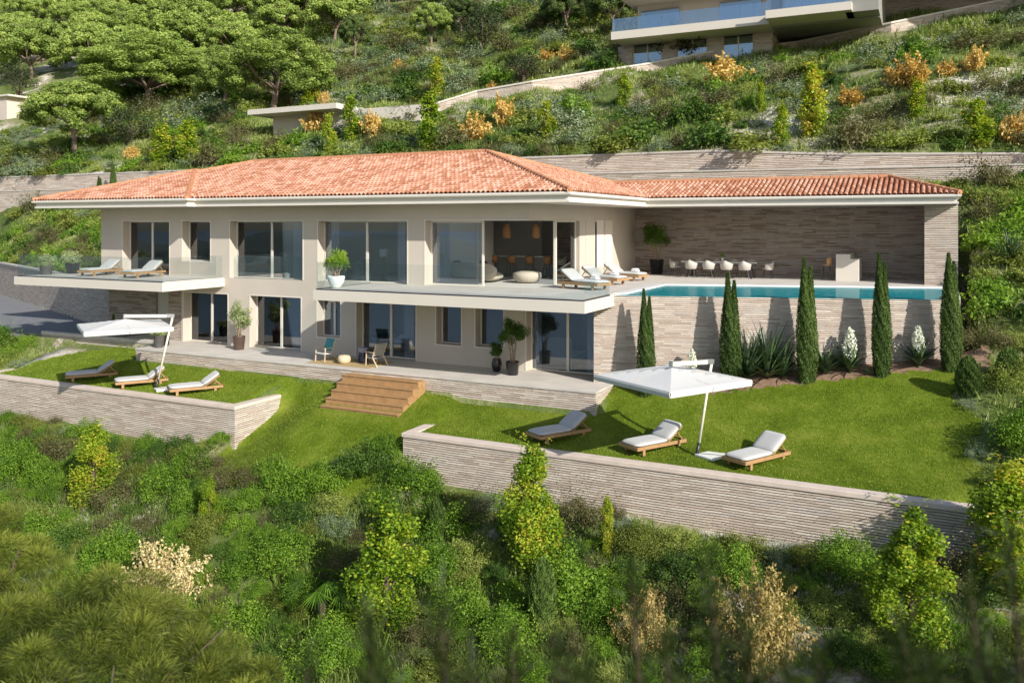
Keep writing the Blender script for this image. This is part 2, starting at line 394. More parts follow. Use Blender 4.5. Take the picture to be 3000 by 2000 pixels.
def grassmat(name, c1, c2, c3):
    m, nt, out = newmat(name); L = nt.links.new
    tc = N(nt, 'ShaderNodeTexCoord'); n = N(nt, 'ShaderNodeTexNoise', Scale=.8, Detail=5.0, Roughness=.6); L(tc.outputs['Object'], n.inputs['Vector'])
    n2 = N(nt, 'ShaderNodeTexNoise', Scale=9.0, Detail=5.0, Roughness=.7); L(tc.outputs['Object'], n2.inputs['Vector'])
    a = N(nt, 'ShaderNodeMath', operation='MULTIPLY_ADD'); L(n2.outputs[0], a.inputs[0]); a.inputs[1].default_value = .45; 
    q = N(nt, 'ShaderNodeMath', operation='MULTIPLY'); L(n.outputs[0], q.inputs[0]); q.inputs[1].default_value = .6; L(q.outputs[0], a.inputs[2])
    r = ramp(nt, [(.38, c1), (.52, c2), (.66, c3)], a.outputs[0])
    b = N(nt, 'ShaderNodeBsdfPrincipled', Roughness=.7); b.inputs['Specular IOR Level'].default_value = .15; L(r.outputs[0], b.inputs['Base Color'])
    t = N(nt, 'ShaderNodeBsdfTranslucent'); L(r.outputs[0], t.inputs[0])
    x = N(nt, 'ShaderNodeMixShader'); x.inputs[0].default_value = .3; L(b.outputs[0], x.inputs[1]); L(t.outputs[0], x.inputs[2]); L(x.outputs[0], out.inputs[0]); return m
M['grass'] = grassmat('lawn_grass', (.075, .12, .008), (.14, .20, .014), (.24, .28, .04))
M['blade'] = leafmat('grass_blades', G3((.075, .13, .008), (.195, .29, .02), (.36, .43, .065)), .3, ovar=0)
def water_mat():
    m, nt, out = newmat('pool_water'); L = nt.links.new
    tc = N(nt, 'ShaderNodeTexCoord'); n = N(nt, 'ShaderNodeTexNoise', Scale=2.2, Detail=3.0, Roughness=.5)
    mp = N(nt, 'ShaderNodeMapping'); mp.inputs['Scale'].default_value = (.7, 1.6, 1); L(tc.outputs['Object'], mp.inputs[0]); L(mp.outputs[0], n.inputs['Vector'])
    bp = N(nt, 'ShaderNodeBump', Strength=.3, Distance=.05); L(n.outputs[0], bp.inputs['Height'])
    b = N(nt, 'ShaderNodeBsdfPrincipled', Roughness=.03, IOR=1.25); b.inputs['Base Color'].default_value = (.004, .20, .225, 1); b.inputs['Specular IOR Level'].default_value = .3; L(bp.outputs[0], b.inputs['Normal']); b.inputs['Specular IOR Level'].default_value = 0.0; b.inputs['Roughness'].default_value = .6
    gl = N(nt, 'ShaderNodeBsdfGlossy', Roughness=.02); L(bp.outputs[0], gl.inputs['Normal']); x = N(nt, 'ShaderNodeMixShader'); x.inputs[0].default_value = .30; L(b.outputs[0], x.inputs[1]); L(gl.outputs[0], x.inputs[2])
    L(x.outputs[0], out.inputs[0]); return m
M['water'] = water_mat()
M['sea'] = mat('sea_water', (.09, .12, .14), .3)
M['lf_green'] = leafmat('leaf_bright_green', G3((.045, .10, .008), (.135, .26, .02), (.28, .41, .045)))
M['lf_dark'] = leafmat('leaf_dark_green', G3((.028, .062, .010), (.07, .145, .02), (.15, .24, .04)))
M['lf_olive'] = leafmat('leaf_olive', G3((.08, .105, .015), (.18, .22, .035), (.32, .35, .08)))
M['lf_brown'] = leafmat('leaf_brown_green', G3((.07, .055, .025), (.13, .12, .05), (.21, .21, .09)))
M['lf_silver'] = leafmat('leaf_silver', G3((.08, .12, .06), (.17, .23, .12), (.30, .36, .22)), .15)
M['lf_lime'] = leafmat('leaf_lime', G3((.14, .18, .03), (.26, .32, .06), (.42, .46, .13)))
M['lf_yellow'] = leafmat('leaf_yellow_green', [(.05, (.06, .12, .008)), (.35, (.17, .29, .015)), (.62, (.32, .42, .03)), (.84, (.47, .48, .04)), (.98, (.60, .44, .07))], .4)
M['lf_orange'] = leafmat('leaf_orange', G3((.28, .16, .03), (.58, .37, .09), (.76, .57, .22)), .25)
M['lf_straw'] = leafmat('leaf_straw', G3((.38, .28, .12), (.70, .58, .30), (.82, .74, .48)), .2)
M['lf_ochre'] = leafmat('leaf_ochre', G3((.12, .09, .03), (.32, .24, .08), (.58, .46, .18)), .2)
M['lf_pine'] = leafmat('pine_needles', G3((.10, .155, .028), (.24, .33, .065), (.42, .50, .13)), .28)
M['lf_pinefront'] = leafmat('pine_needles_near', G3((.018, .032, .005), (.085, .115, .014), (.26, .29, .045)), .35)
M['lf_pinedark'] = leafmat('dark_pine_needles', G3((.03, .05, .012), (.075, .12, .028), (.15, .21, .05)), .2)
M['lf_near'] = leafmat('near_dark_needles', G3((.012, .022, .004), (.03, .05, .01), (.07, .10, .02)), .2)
M['lf_oak'] = leafmat('oak_leaves', G3((.02, .032, .010), (.045, .062, .02), (.085, .105, .04)), .2)
M['lf_cypress'] = leafmat('cypress_scales', G3((.018, .038, .010), (.06, .105, .022), (.125, .19, .045)), .15)
M['lf_yucca'] = leafmat('yucca_blades', G3((.03, .06, .03), (.06, .11, .05), (.14, .20, .08)), .1, .4)
M['lf_juniper'] = leafmat('juniper_scales', G3((.03, .06, .012), (.09, .15, .03), (.17, .25, .06)), .15)
M['lf_cover'] = leafmat('dry_grass_cover', G3((.08, .13, .022), (.18, .25, .05), (.36, .39, .13)), .25)
M['lf_pale'] = leafmat('pale_variegated_leaves', G3((.14, .20, .07), (.32, .38, .17), (.5, .54, .32)), .25)
M['bloom'] = mat('cream_bloom', (.75, .77, .62), .7)
# ------------------------------------------------------------------ leaf builders
def unit(v): return v / np.maximum(1e-6, np.linalg.norm(v, axis=1, keepdims=True))
def leaf_tris(P, D, size, aspect, rnd, up=None, jitter=.6):
    """one kite-shaped leaf per point: P points, D preferred facing"""
    n = len(P); nrm = unit(D + RNG.normal(0, jitter, (n, 3)))
    t = unit(np.cross(nrm, RNG.normal(0, 1, (n, 3)))) if up is None else unit(up + RNG.normal(0, .35, (n, 3)))
    b = unit(np.cross(nrm, t)); s = (size * RNG.uniform(.6, 1.3, n))[:, None]
    V = np.stack([P, P + t*s*.5 + b*s*aspect*.5, P + t*s, P + t*s*.5 - b*s*aspect*.5], 1).reshape(-1, 3)
    Fc = np.arange(n*4).reshape(n, 4)
    return V, Fc, rnd
def merge(parts):
    Vs, Fs, As = [], [], []; o = 0
    for V, Fc, a in parts: Vs.append(V); Fs.append(Fc + o); As.append(a); o += len(V)
    return np.concatenate(Vs), np.concatenate(Fs), np.concatenate(As)
def clumps(cent, rad, n_each, size, aspect, sq=1.0, upbias=.4, jit=.7, fill=.25):
    """leaves gathered on many small clumps, so a crown has lit knobs and dark gaps"""
    out = []
    for c, r in zip(cent, rad):
        n = max(6, int(n_each * RNG.uniform(.75, 1.25)))
        d = unit(RNG.normal(0, 1, (n, 3))); rr = r * np.where(RNG.random(n) < fill, RNG.uniform(.2, .8, n), RNG.uniform(.8, 1.12, n))[:, None] if False else r * (np.where(RNG.random(n) < fill, RNG.uniform(.2, .8, n), RNG.uniform(.8, 1.15, n)))[:, None]
        P = np.array(c) + d * rr * np.array([1, 1, sq])
        D = d * .8 + np.array([0, 0, upbias])
        base = RNG.uniform(.25, .75); rnd = np.clip(base + RNG.normal(0, .2, n), 0, 1)
        out.append(leaf_tris(P, D, np.full(n, size), aspect, rnd, jitter=jit))
    return merge(out)
def crown_mesh(name, *parts): 
    V, Fc, a = merge(parts) if len(parts) > 1 else parts[0]
    return np_mesh(name, V, Fc, a)

def shrub_mesh(kind, seed, n_leaf, size, w=1.0, h=.8, nc=26):
    """about 2 m wide, sits on z = 0"""
    global RNG; RNG = np.random.default_rng(seed)
    cent = []; rad = []
    for i in range(nc):
        a = RNG.uniform(0, 2*PI); q = math.sqrt(RNG.random()); r = w * q * .85
        top = h * math.sqrt(max(.05, 1 - q*q*.8)) * RNG.uniform(.55, 1.15)
        cent.append((r*math.cos(a), r*math.sin(a), max(.12, top - .15) * RNG.uniform(.55, 1.0))); rad.append(RNG.uniform(.16, .32) * w)
    parts = [clumps(cent, rad, n_leaf // nc, size, .55)]
    # loose shoots that break the outline
    k = 26 if kind != 'airy' else 60
    for i in range(k):
        a = RNG.uniform(0, 2*PI); el = RNG.uniform(.3, 1.4); L_ = RNG.uniform(.7, 1.25) * (w*math.cos(el) + h*math.sin(el)) * (1 if kind != 'airy' else 1.15)
        m = 14; t = np.linspace(.45, 1, m)[:, None]; d = np.array([math.cos(a)*math.cos(el), math.sin(a)*math.cos(el), math.sin(el)])
        P = d * t * L_ + RNG.normal(0, .03, (m, 3)); P[:, 2] = np.abs(P[:, 2])
        parts.append(leaf_tris(P, np.tile(d, (m, 1)), np.full(m, size), .5, np.clip(RNG.normal(.6, .2, m), 0, 1)))
    return crown_mesh('shrub_leaves', *parts)
def spire_shrub_mesh(seed, n_leaf, size, w=1.0, h=1.0, ns=24):
    """open shrub made of leafy upright and spreading spires"""
    global RNG; RNG = np.random.default_rng(seed); parts = []
    for i in range(ns):
        a = RNG.uniform(0, 2*PI); q = RNG.random() ** .7; el = lerp(1.5, .35, q); L_ = h * RNG.uniform(.75, 1.1) * lerp(1, w/h, q)
        d = np.array([math.cos(a)*math.cos(el), math.sin(a)*math.cos(el), math.sin(el)])
        m = n_leaf // ns; t = RNG.uniform(.25, 1, m)[:, None]
        rr = (.20 * w * (1.05 - t) + .03)
        P = d*t*L_ + RNG.normal(0, 1, (m, 3)) * rr * .6; P[:, 2] = np.abs(P[:, 2]) + .02
        parts.append(leaf_tris(P, unit(RNG.normal(0, 1, (m, 3))) + d*.5, np.full(m, size), .6, np.clip(RNG.normal(RNG.uniform(.35, .7), .18, m), 0, 1)))
    return crown_mesh('spire_leaves', *parts)
def column_mesh(seed, n_leaf, size, h=3.0, w=.5):
    global RNG; RNG = np.random.default_rng(seed); cent = []; rad = []
    nc = 34
    for i in range(nc):
        t = (i + .5) / nc; ww = w * (math.sin(PI * min(1, (t*.84 + .14))) ** .8) * RNG.uniform(.35, 1.25); a = RNG.uniform(0, 2*PI)
        cent.append((ww*.75*math.cos(a), ww*.75*math.sin(a), .3 + t*(h - .5))); rad.append(RNG.uniform(.16, .30) * w * 2 * (1.1 - .55*t))
    parts = [clumps(cent, rad, n_leaf // nc, size, .7, sq=1.5, upbias=.1)]
    for i in range(22):
        a = RNG.uniform(0, 2*PI); z0 = RNG.uniform(.1, .95) * h; m = 12; t = np.linspace(.2, 1, m)[:, None]
        d = np.array([math.cos(a)*.55, math.sin(a)*.55, .9]); P = np.array([0, 0, z0]) + d*t*w*1.35 + RNG.normal(0, .03, (m, 3))
        P[:, 2] = np.minimum(P[:, 2], h*1.06)
        parts.append(leaf_tris(P, np.tile(d, (m, 1)), np.full(m, size), .7, np.clip(RNG.normal(.7, .2, m), 0, 1)))
    return crown_mesh('column_leaves', *parts)
def cypress_mesh(seed, n=34000, h=4.0, w=.30, size=.05):
    """two flame-shaped leaders fused below"""
    global RNG; RNG = np.random.default_rng(seed); parts = []
    for (ox, oy, hh, ww, k) in ((-.08, 0, h, w*.97, .56), (.11, .02, h*.93, w*.92, .44)):
        m = int(n*k); z = RNG.random(m) ** .9; a = RNG.uniform(0, 2*PI, m)
        prof = np.where(z < .2, .74 + z*1.3, np.where(z < .38, 1.0, (1 - ((z - .38)/.62) ** 1.15) * .97 + .03)) * ww
        lump = 1 + .17*np.sin(a*5 + z*26) * np.sin(z*19 + a*2) + RNG.normal(0, .06, m)
        rr = prof * lump * np.where(RNG.random(m) < .15, RNG.uniform(.5, .9, m), 1)
        P = np.stack([ox*(.8 + z*.55) + rr*np.cos(a), oy + rr*np.sin(a), z*hh], 1)
        D = np.stack([np.cos(a), np.sin(a), np.full(m, .25)], 1)
        up = np.tile(np.array([0, 0, 1.0]), (m, 1)) + D*.35
        rnd = np.clip(.5 + .3*np.sin(a*5 + z*26)*np.sin(z*19 + a*2) + RNG.normal(0, .16, m), 0, 1)
        V, Fc, r_ = leaf_tris(P, D, np.full(m, size*1.5), .40, rnd, up=up, jitter=.3); parts.append((V, Fc, r_))
    return crown_mesh('cypress_leaves', *parts)
def juniper_mesh(seed, n=7000, r=.38, h=1.15):
    global RNG; RNG = np.random.default_rng(seed)
    z = RNG.random(n); a = RNG.uniform(0, 2*PI, n)
    prof = np.sin(np.clip(z*.9 + .1, 0, 1)*PI) ** .45 * r * (1.1 - .25*z); lump = 1 + .13*np.sin(a*4 + z*9)*np.sin(z*12 + a*3)
    P = np.stack([prof*lump*np.cos(a), prof*lump*np.sin(a), z*h], 1); D = np.stack([np.cos(a), np.sin(a), z], 1)
    rnd = np.clip(.5 + .3*np.sin(a*4 + z*9)*np.sin(z*12 + a*3) + RNG.normal(0, .2, n), 0, 1)
    return crown_mesh('juniper_leaves', leaf_tris(P, D, np.full(n, .075), .4, rnd, up=np.tile(np.array([0, 0, 1.]), (n, 1)) + D*.5, jitter=.4))
def needle_puffs(cent, rad, n_each, L_, wd=.07, sq=.75, up=.25, plate=False):
    """pine foliage: brushes of needles radiating from each clump"""
    out = []
    for c, r in zip(cent, rad):
        nb = max(5, int(n_each * RNG.uniform(.8, 1.2))); d = unit(RNG.normal(0, 1, (nb, 3)) + np.array([0, 0, up])); 
        P = np.array(c) + d * (r * RNG.uniform(.55, 1.0, nb))[:, None] * np.array([1, 1, sq])
        base = RNG.uniform(.25, .75); rnd = np.clip(base + .25*d[:, 2] + RNG.normal(0, .13, nb), 0, 1)
        if plate: out.append(leaf_tris(P, d + np.array([0, 0, .25]), np.full(nb, L_), .8, rnd, jitter=.38)); continue
        out.append(leaf_tris(P, unit(RNG.normal(0, 1, (nb, 3))), np.full(nb, L_), wd/L_*2.2, rnd, up=d, jitter=.5))
    return merge(out)
def pine(seed, W, H, crown_h, n_clump, n_each, L_, wd, kind='umbrella', lean=0.0, cr=1.0, thin=1.0, plate=False):
    """trunk mesh and crown mesh of a stone pine, W crown width, H total height"""
    global RNG; RNG = np.random.default_rng(seed); rr = random.Random(seed)
    cent = []; rad = []
    for i in range(n_clump):
        a = RNG.uniform(0, 2*PI); q = math.sqrt(RNG.random()); rx = W/2*q*.93
        if kind == 'umbrella':
            top = H - crown_h*.55*q**2.2; z = top - RNG.random()**1.7*crown_h*(.42 if q < .75 else .5)
        else:
            top = H - crown_h*.85*q**2.5; z = top - RNG.random()**1.6*crown_h*.55
            if q > .75: z = H - crown_h*RNG.uniform(.35, .95)
        cent.append((rx*math.cos(a)*RNG.uniform(.9, 1.08), rx*math.sin(a), z - .2)); rad.append(RNG.uniform(.06, .11)*W*cr)
    V, Fc, at = needle_puffs(cent, rad, n_each, L_, wd, plate=plate)
    crown = np_mesh('pine_crown', V, Fc, at)
    tb = MB(); fork = H - crown_h*(1.0 if kind == 'umbrella' else .95); fork = max(.22*H, fork)
    r0 = H*.028*thin; pts = [(0, 0, -.4)]; k = 5; x = y = 0
    for i in range(1, k + 1):
        x += rr.uniform(-.05, .05)*H*.3 + lean*H/k; y += rr.uniform(-.04, .04)*H*.3; pts.append((x, y, fork*i/k))
    tb.tube(pts, [r0*(1.15 - .35*i/k) for i in range(k + 1)], 7)
    top = Vector(pts[-1]); nl = 9 if n_clump > 60 else 6
    for i in range(nl):
        a = 2*PI*i/nl + rr.uniform(-.3, .3); q = rr.uniform(.35, .85); tgt = Vector((W/2*q*math.cos(a), W/2*q*math.sin(a), H - crown_h*rr.uniform(.25, .6)))
        st = top if i % 3 else Vector(pts[-2]); mid = st.lerp(tgt, .5) + Vector((rr.uniform(-.3, .3), rr.uniform(-.3, .3), -.05*W*rr.random()))
        tb.tube([st, st.lerp(mid, .5) + Vector((0, 0, .1)), mid, tgt], [r0*.55, r0*.42, r0*.3, r0*.12], 6)
        for j in range(2):
            e = tgt + Vector((rr.uniform(-1, 1), rr.uniform(-1, 1), rr.uniform(0, .5)))*W*.12; tb.tube([mid, mid.lerp(e, .6) + Vector((0, 0, .1)), e], [r0*.22, r0*.15, r0*.06], 5)
    me = bpy.data.meshes.new('pine_trunk'); me.from_pydata(tb.v, [], tb.f); me.shade_smooth()
    return me, crown
def oak(seed, W, H, n, size):
    global RNG; RNG = np.random.default_rng(seed); cent = []; rad = []
    for i in range(46):
        d = unit(RNG.normal(0, 1, (1, 3)))[0]; q = RNG.uniform(.35, .88)
        cent.append((d[0]*W/2*q, d[1]*W/2*q, H*.56 + d[2]*H*.40*q)); rad.append(RNG.uniform(.09, .15)*W)
    me = crown_mesh('oak_crown', clumps(cent, rad, n//46, size, .65))
    tb = MB(); rr = random.Random(seed); tb.tube([(0,0,-.3), (.05*W, 0, H*.2), (0, 0, H*.5)], [H*.04, H*.03, H*.015], 7)
    for i in range(5):
        a = i*1.3; tb.tube([(0, 0, H*.18), (W*.16*math.cos(a), W*.16*math.sin(a), H*.4), (W*.3*math.cos(a), W*.3*math.sin(a), H*.62)], [H*.02, H*.014, H*.005], 5)
    tm = bpy.data.meshes.new('oak_trunk'); tm.from_pydata(tb.v, [], tb.f); tm.shade_smooth(); return tm, me
def yucca_mesh(seed, n=46, L_=.75, w=.05, droop=.35, upr=0.0):
    rr = random.Random(seed); V = []; Fc = []; A_ = []
    for i in range(n):
        a = rr.uniform(0, 2*PI); el = rr.uniform(.15 + upr, 1.45); ln = L_*rr.uniform(.75, 1.1); seg = 5; o = len(V); ww = w*rr.uniform(.8, 1.2)
        side = Vector((-math.sin(a), math.cos(a), 0)); p = Vector((0, 0, .06)); e = el
        for s in range(seg + 1):
            t = s/seg; wd = ww*(.7 + .6*t if t < .35 else 1.05*(1 - t)/.65*1.0)*.5 if s < seg else .001
            V += [p - side*wd, p + side*wd]; d = Vector((math.cos(a)*math.cos(e), math.sin(a)*math.cos(e), math.sin(e))); p = p + d*ln/seg; e -= droop*rr.uniform(.5, 1)/seg*1.6
        for s in range(seg): Fc.append((o + 2*s, o + 2*s + 1, o + 2*s + 3, o + 2*s + 2)); A_.append(min(1, max(0, rr.gauss(.5, .22))))
    return np_mesh('yucca_leaves', np.array([tuple(v) for v in V]), np.array(Fc), np.array(A_))
def bloom_mesh(seed, h=1.0, z0=.5, r=.17):
    global RNG; RNG = np.random.default_rng(seed); n = 900
    z = RNG.random(n); a = RNG.uniform(0, 2*PI, n); rr = r*np.sin(np.clip(z*.92 + .08, 0, 1)*PI)**.6*(1.1 - .35*z)*RNG.uniform(.7, 1.08, n)
    P = np.stack([rr*np.cos(a), rr*np.sin(a), z0 + z*h], 1); D = np.stack([np.cos(a), np.sin(a), np.full(n, -.2)], 1)
    V, Fc, A_ = leaf_tris(P, D, np.full(n, .055), .85, np.full(n, .5), jitter=.5); return np_mesh('bloom_petals', V, Fc, A_)
def round_crown(seed, W, H, z0, n, size, knobs=26):
    global RNG; RNG = np.random.default_rng(seed); cent = []; rad = []
    for i in range(knobs):
        d = unit(RNG.normal(0, 1, (1, 3)))[0]; q = RNG.uniform(.3, .85); cent.append((d[0]*W/2*q, d[1]*W/2*q, z0 + H/2 + d[2]*H/2*q)); rad.append(RNG.uniform(.10, .17)*W)
    return crown_mesh('pot_crown', clumps(cent, rad, n//knobs, size, .5))

# ------------------------------------------------------------------ ground sheet, sea
def grid(name, xs, ys, m, fn, dz=0, keep=None):
    V = np.array([(x, y, fn(x, y) + dz) for y in ys for x in xs]); nx = len(xs); Fc = []
    for j in range(len(ys) - 1):
        for i in range(nx - 1):
            if keep and not keep((xs[i] + xs[i+1])/2, (ys[j] + ys[j+1])/2): continue
            a = j*nx + i; Fc.append((a, a + 1, a + nx + 1, a + nx))
    me = np_mesh(name, V, np.array(Fc)); uvbox(me); me.shade_smooth(); return link(name, me, m)
def stations(*segs):
    out = []
    for a, b, s in segs:
        n = max(1, int(round((b - a)/s))); out += [a + (b - a)*i/n for i in range(n)]
    return out + [segs[-1][1]]
gx = stations((-700, -260, 22), (-260, -90, 5), (-90, -46, .8), (-46, -38.7, .6), (-38.7, -38.5, .2), (-38.5, -33, .7), (-33, -32.2, .2), (-32.2, -23.6, .6), (-23.6, -23.5, .1), (-23.5, -23.25, .06), (-23.25, -20, .2), (-20, -15.75, .4), (-15.75, -15.45, .06), (-15.45, 2, .5), (2, 30, 1.2), (30, 90, 5), (90, 500, 25))
gy = stations((-60, 4, 6), (4, 23.4, .6), (23.4, 23.6, .04), (23.6, 43, .3), (43, 43.3, .15), (43.3, 50.2, .7), (50.2, 50.3, .05), (50.3, 110, 1.3), (110, 300, 5), (300, 700, 25))
struct(grid('hillside_ground', gx, gy, M['ground'], ground), 'scrubby limestone hillside around the villa')
sea = MB().box(-4000, -4000, -40.5, 4000, -55, -40.0); struct(sea.build('sea_water', M['sea']), 'distant sea below the hillside')
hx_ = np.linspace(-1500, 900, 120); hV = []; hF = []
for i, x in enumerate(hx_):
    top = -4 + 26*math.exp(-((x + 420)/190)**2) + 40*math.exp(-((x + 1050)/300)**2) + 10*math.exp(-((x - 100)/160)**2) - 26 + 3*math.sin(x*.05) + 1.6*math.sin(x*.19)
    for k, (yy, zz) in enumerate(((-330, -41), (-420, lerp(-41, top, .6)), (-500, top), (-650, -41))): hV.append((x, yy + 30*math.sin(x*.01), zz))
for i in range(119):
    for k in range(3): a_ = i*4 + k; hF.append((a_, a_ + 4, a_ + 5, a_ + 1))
hm_ = bpy.data.meshes.new('hills'); hm_.from_pydata(hV, [], hF); hm_.shade_smooth(); struct(link('hills', hm_, mat('hazed_far_hill', (.16, .20, .17), .95, .4, .02)), 'wooded headland across the bay')  # hill colour greyed to stand in for haze in the window reflections

# lawn: a turf sheet on the same ground plus real blades
edge = [(1795, 1125), (1880, 1150), (1960, 1165), (2100, 1166), (2300, 1138), (2500, 1113), (2700, 1098), (2800, 1085)]
EDGE = [hit(x, y)[:2] for x, y in edge]
REDGE = [(hit(x, y)[0], hit(x, y)[1]) for x, y in ((2800, 1085), (2825, 1200), (2865, 1350), (2890, 1440))]
def bed_y(X): return knots(X, sorted(EDGE))
def right_x(Y): return knots(Y, sorted([(b, a) for a, b in REDGE]))
def inlawn(X, Y):
    if X < -38.4 or X > 2.2: return False
    if X < -23.5 or X > -15.5:
        if Y < 23.6: return False
    elif Y < 21.9 + .4*math.sin(X*.9) + .5*math.sin(X*2.7): return False
    if X < -32.55:
        return Y < 28.05 and X > -38.2 + max(0, (Y - 25.6))*1.1
    if X < -10.25: return Y < 26.68
    return Y < bed_y(X) + .06*math.sin(X*5) and X < right_x(Y) + .3*math.sin(Y*2.3)
lx = stations((-38.4, -23.6, .4), (-23.6, -15.4, .3), (-15.4, 2.2, .25)); ly = stations((19.0, 23.5, .25), (23.5, 23.7, .07), (23.7, 31.6, .2))
lw = grid('lawn', lx, ly, M['grass'], ground, .035, inlawn); struct(lw, 'mown sloping lawn in front of the villa')
def blades():
    n = 520000; X = RNG.uniform(-38.4, 2.0, n); Y = RNG.uniform(19.2, 31.5, n)
    cx = np.array([[inlawn(a, b) for a in np.arange(-38.5, 2.3, .1)] for b in np.arange(19, 31.8, .1)])
    ok = cx[((Y - 19)/.1).astype(int), ((X + 38.5)/.1).astype(int)]; X, Y = X[ok], Y[ok]
    hx = np.arange(-38.6, 2.6, .2); hy = np.arange(19, 32, .1); H = np.array([[ground(a, b) for a in hx] for b in hy])
    ix = (X + 38.6)/.2; iy = (Y - 19)/.1; i0 = ix.astype(int); j0 = iy.astype(int); fx = ix - i0; fy = iy - j0
    Z = (H[j0, i0]*(1-fx) + H[j0, i0+1]*fx)*(1-fy) + (H[j0+1, i0]*(1-fx) + H[j0+1, i0+1]*fx)*fy
    n = len(X); P = np.stack([X, Y, Z], 1); a = RNG.uniform(0, 2*PI, n); w = RNG.uniform(.009, .017, n); h = RNG.uniform(.03, .09, n)
    s = np.stack([np.cos(a)*w, np.sin(a)*w, np.zeros(n)], 1); t = np.stack([RNG.normal(0, .025, n), RNG.normal(0, .025, n), h], 1)
    V = np.stack([P - s, P + s, P + t], 1).reshape(-1, 3); cl = .5 + .10*np.sin(X*3.1 + 2*np.sin(Y*2.3))*np.sin(Y*3.7 + X) + .12*np.sin(X*.8)*np.sin(Y*1.1 + X*.4) + .08*np.sin(X*11 + 3*np.sin(Y*9))*np.sin(Y*13); return np_mesh('lawn_grass', V, np.arange(n*3).reshape(n, 3), np.clip(cl + RNG.normal(0, .2, n), 0, 1))
gb = link('grass_blades', blades(), M['blade']); tag(gb, 'short green blades covering the lawn', kind='stuff')
# planted bed along the pool wall
bx = stations((-10.2, 1.6, .25))
bV = []; bF = []
for i, x in enumerate(bx):
    y0, y1 = bed_y(x) - .1, yp(x) + .02
    if x > .2: y1 = 32.2
    for k in range(7):
        y = lerp(y0, y1, k/6); bV.append((x, y, ground(x, min(y, yp(x) - .02) if x < .3 else y) + .028))
for i in range(len(bx) - 1):
    for k in range(6): a = i*7 + k; bF.append((a, a + 7, a + 8, a + 1))
bm_ = bpy.data.meshes.new('bed'); bm_.from_pydata(bV, [], bF); struct(link('garden_soil', bm_, M['soil']), 'brown mulched planting bed below the pool wall')
# ================================================================== THE VILLA
YF, YG, LF = 29.3, 29.72, -3.14          # facade plane, glass plane, lower floor level
SX = -13.9                                # side wall of the upper floor (faces the pool)
villa = thing('villa', 'large two storey beige villa with terracotta tiled hip roofs and long glass balconies', 'house', (0, 0, 0))
def SY(x):                                # photo column on the side wall -> Y
    r = (x - CX)/F; return SX*(-FW[0]*0 + (-.4478*r - .894))/(.4478 - .894*r)
def facade(name, X0, X1, z0, z1, ops, y0=YF, th=.42, m=None):
    b = MB(); cur = X0
    for a, c, o0, o1 in sorted(ops):
        if a > cur: b.box(cur, y0, z0, a, y0 + th, z1)
        if o0 > z0: b.box(a, y0, z0, c, y0 + th, o0)
        if o1 < z1: b.box(a, y0, o1, c, y0 + th, z1)
        cur = c
    if cur < X1: b.box(cur, y0, z0, X1, y0 + th, z1)
    return b.build(name, m or M['render'], villa)
UP = [(359.4, 496, 0, 2.63), (534, 616, .72, 2.63), (674, 886.7, 0, 2.63), (931.6, 1192.7, 0, 2.63)]
LO = [(532, 667, LF, -.78), (732.7, 881.5, LF, -.78), (929, 997, LF + .72, -.78), (1044, 1217.6, LF, -.78), (1278, 1351, LF + .78, -.78), (1393, 1475, LF + .80, -.78), (1542, 1758, LF, -.78)]
UPW = [(XF(a), XF(b), c, d) for a, b, c, d in UP]; LOW = [(XF(a), XF(b), c, d) for a, b, c, d in LO]
LOW[0] = (-32.35, LOW[0][1], LOW[0][2], LOW[0][3]); LOW[-1] = (LOW[-1][0], -10.95, LF, -.78)
W5 = XF(1245.7)
facade('upper_wall', -38.2, SX, -.42, 3.30, UPW + [(W5, SX, 0, 2.63)])
facade('lower_wall', -32.5, -10.85, -4.2, -.42, LOW)
# side walls and back, floors, ceiling
b = MB(); b.box(SX - .3, 35.1, 0, SX, 42.0, 3.30); b.box(SX - .3, 29.72, 2.63, SX, 35.1, 3.30); b.build('side_wall', M['render'], villa)
b = MB(); b.box(-38.2, 29.72, -.42, -37.9, 42.6, 3.30); b.box(-37.9, 42.3, -.42, SX, 42.6, 3.3); b.build('back_wall', M['render'], villa)
b = MB(); b.box(-37.9, 29.72, -.42, SX, 42.3, -.015); b.box(-37.9, 29.75, 2.74, SX - .32, 42.3, 3.28); b.build('floor_slab', M['interior'], villa)
b = MB(); b.box(-32.3, 29.72, LF - .3, -10.9, 36.5, LF - .01); b.box(-32.3, 36.3, LF, -10.9, 36.5, -.44)
for x in (XF(700), XF(905), XF(1240), XF(1500)): b.box(x - .06, 29.75, LF, x + .06, 36.3, -.45)
b.box(-10.9, 29.4, -4.2, -10.7, 36.5, -.44); b.build('lower_room_walls', M['interior'], villa)
b = MB()
for x in (XF(515), XF(645), XF(910), XF(1219)): b.box(x - .06, 29.75, 0, x + .06, 36.0, 2.74)
b.box(-37.9, 35.9, 0, -20.2, 36.0, 2.74); b.box(-20.2, 38.2, 0, SX - .3, 38.3, 2.74); b.build('upper_room_walls', M['interior'], villa)
b = MB(); b.box(-17.4, 38.05, 0, SX - .32, 38.18, 2.72); b.build('kitchen_panel', M['interior_dark'], villa)
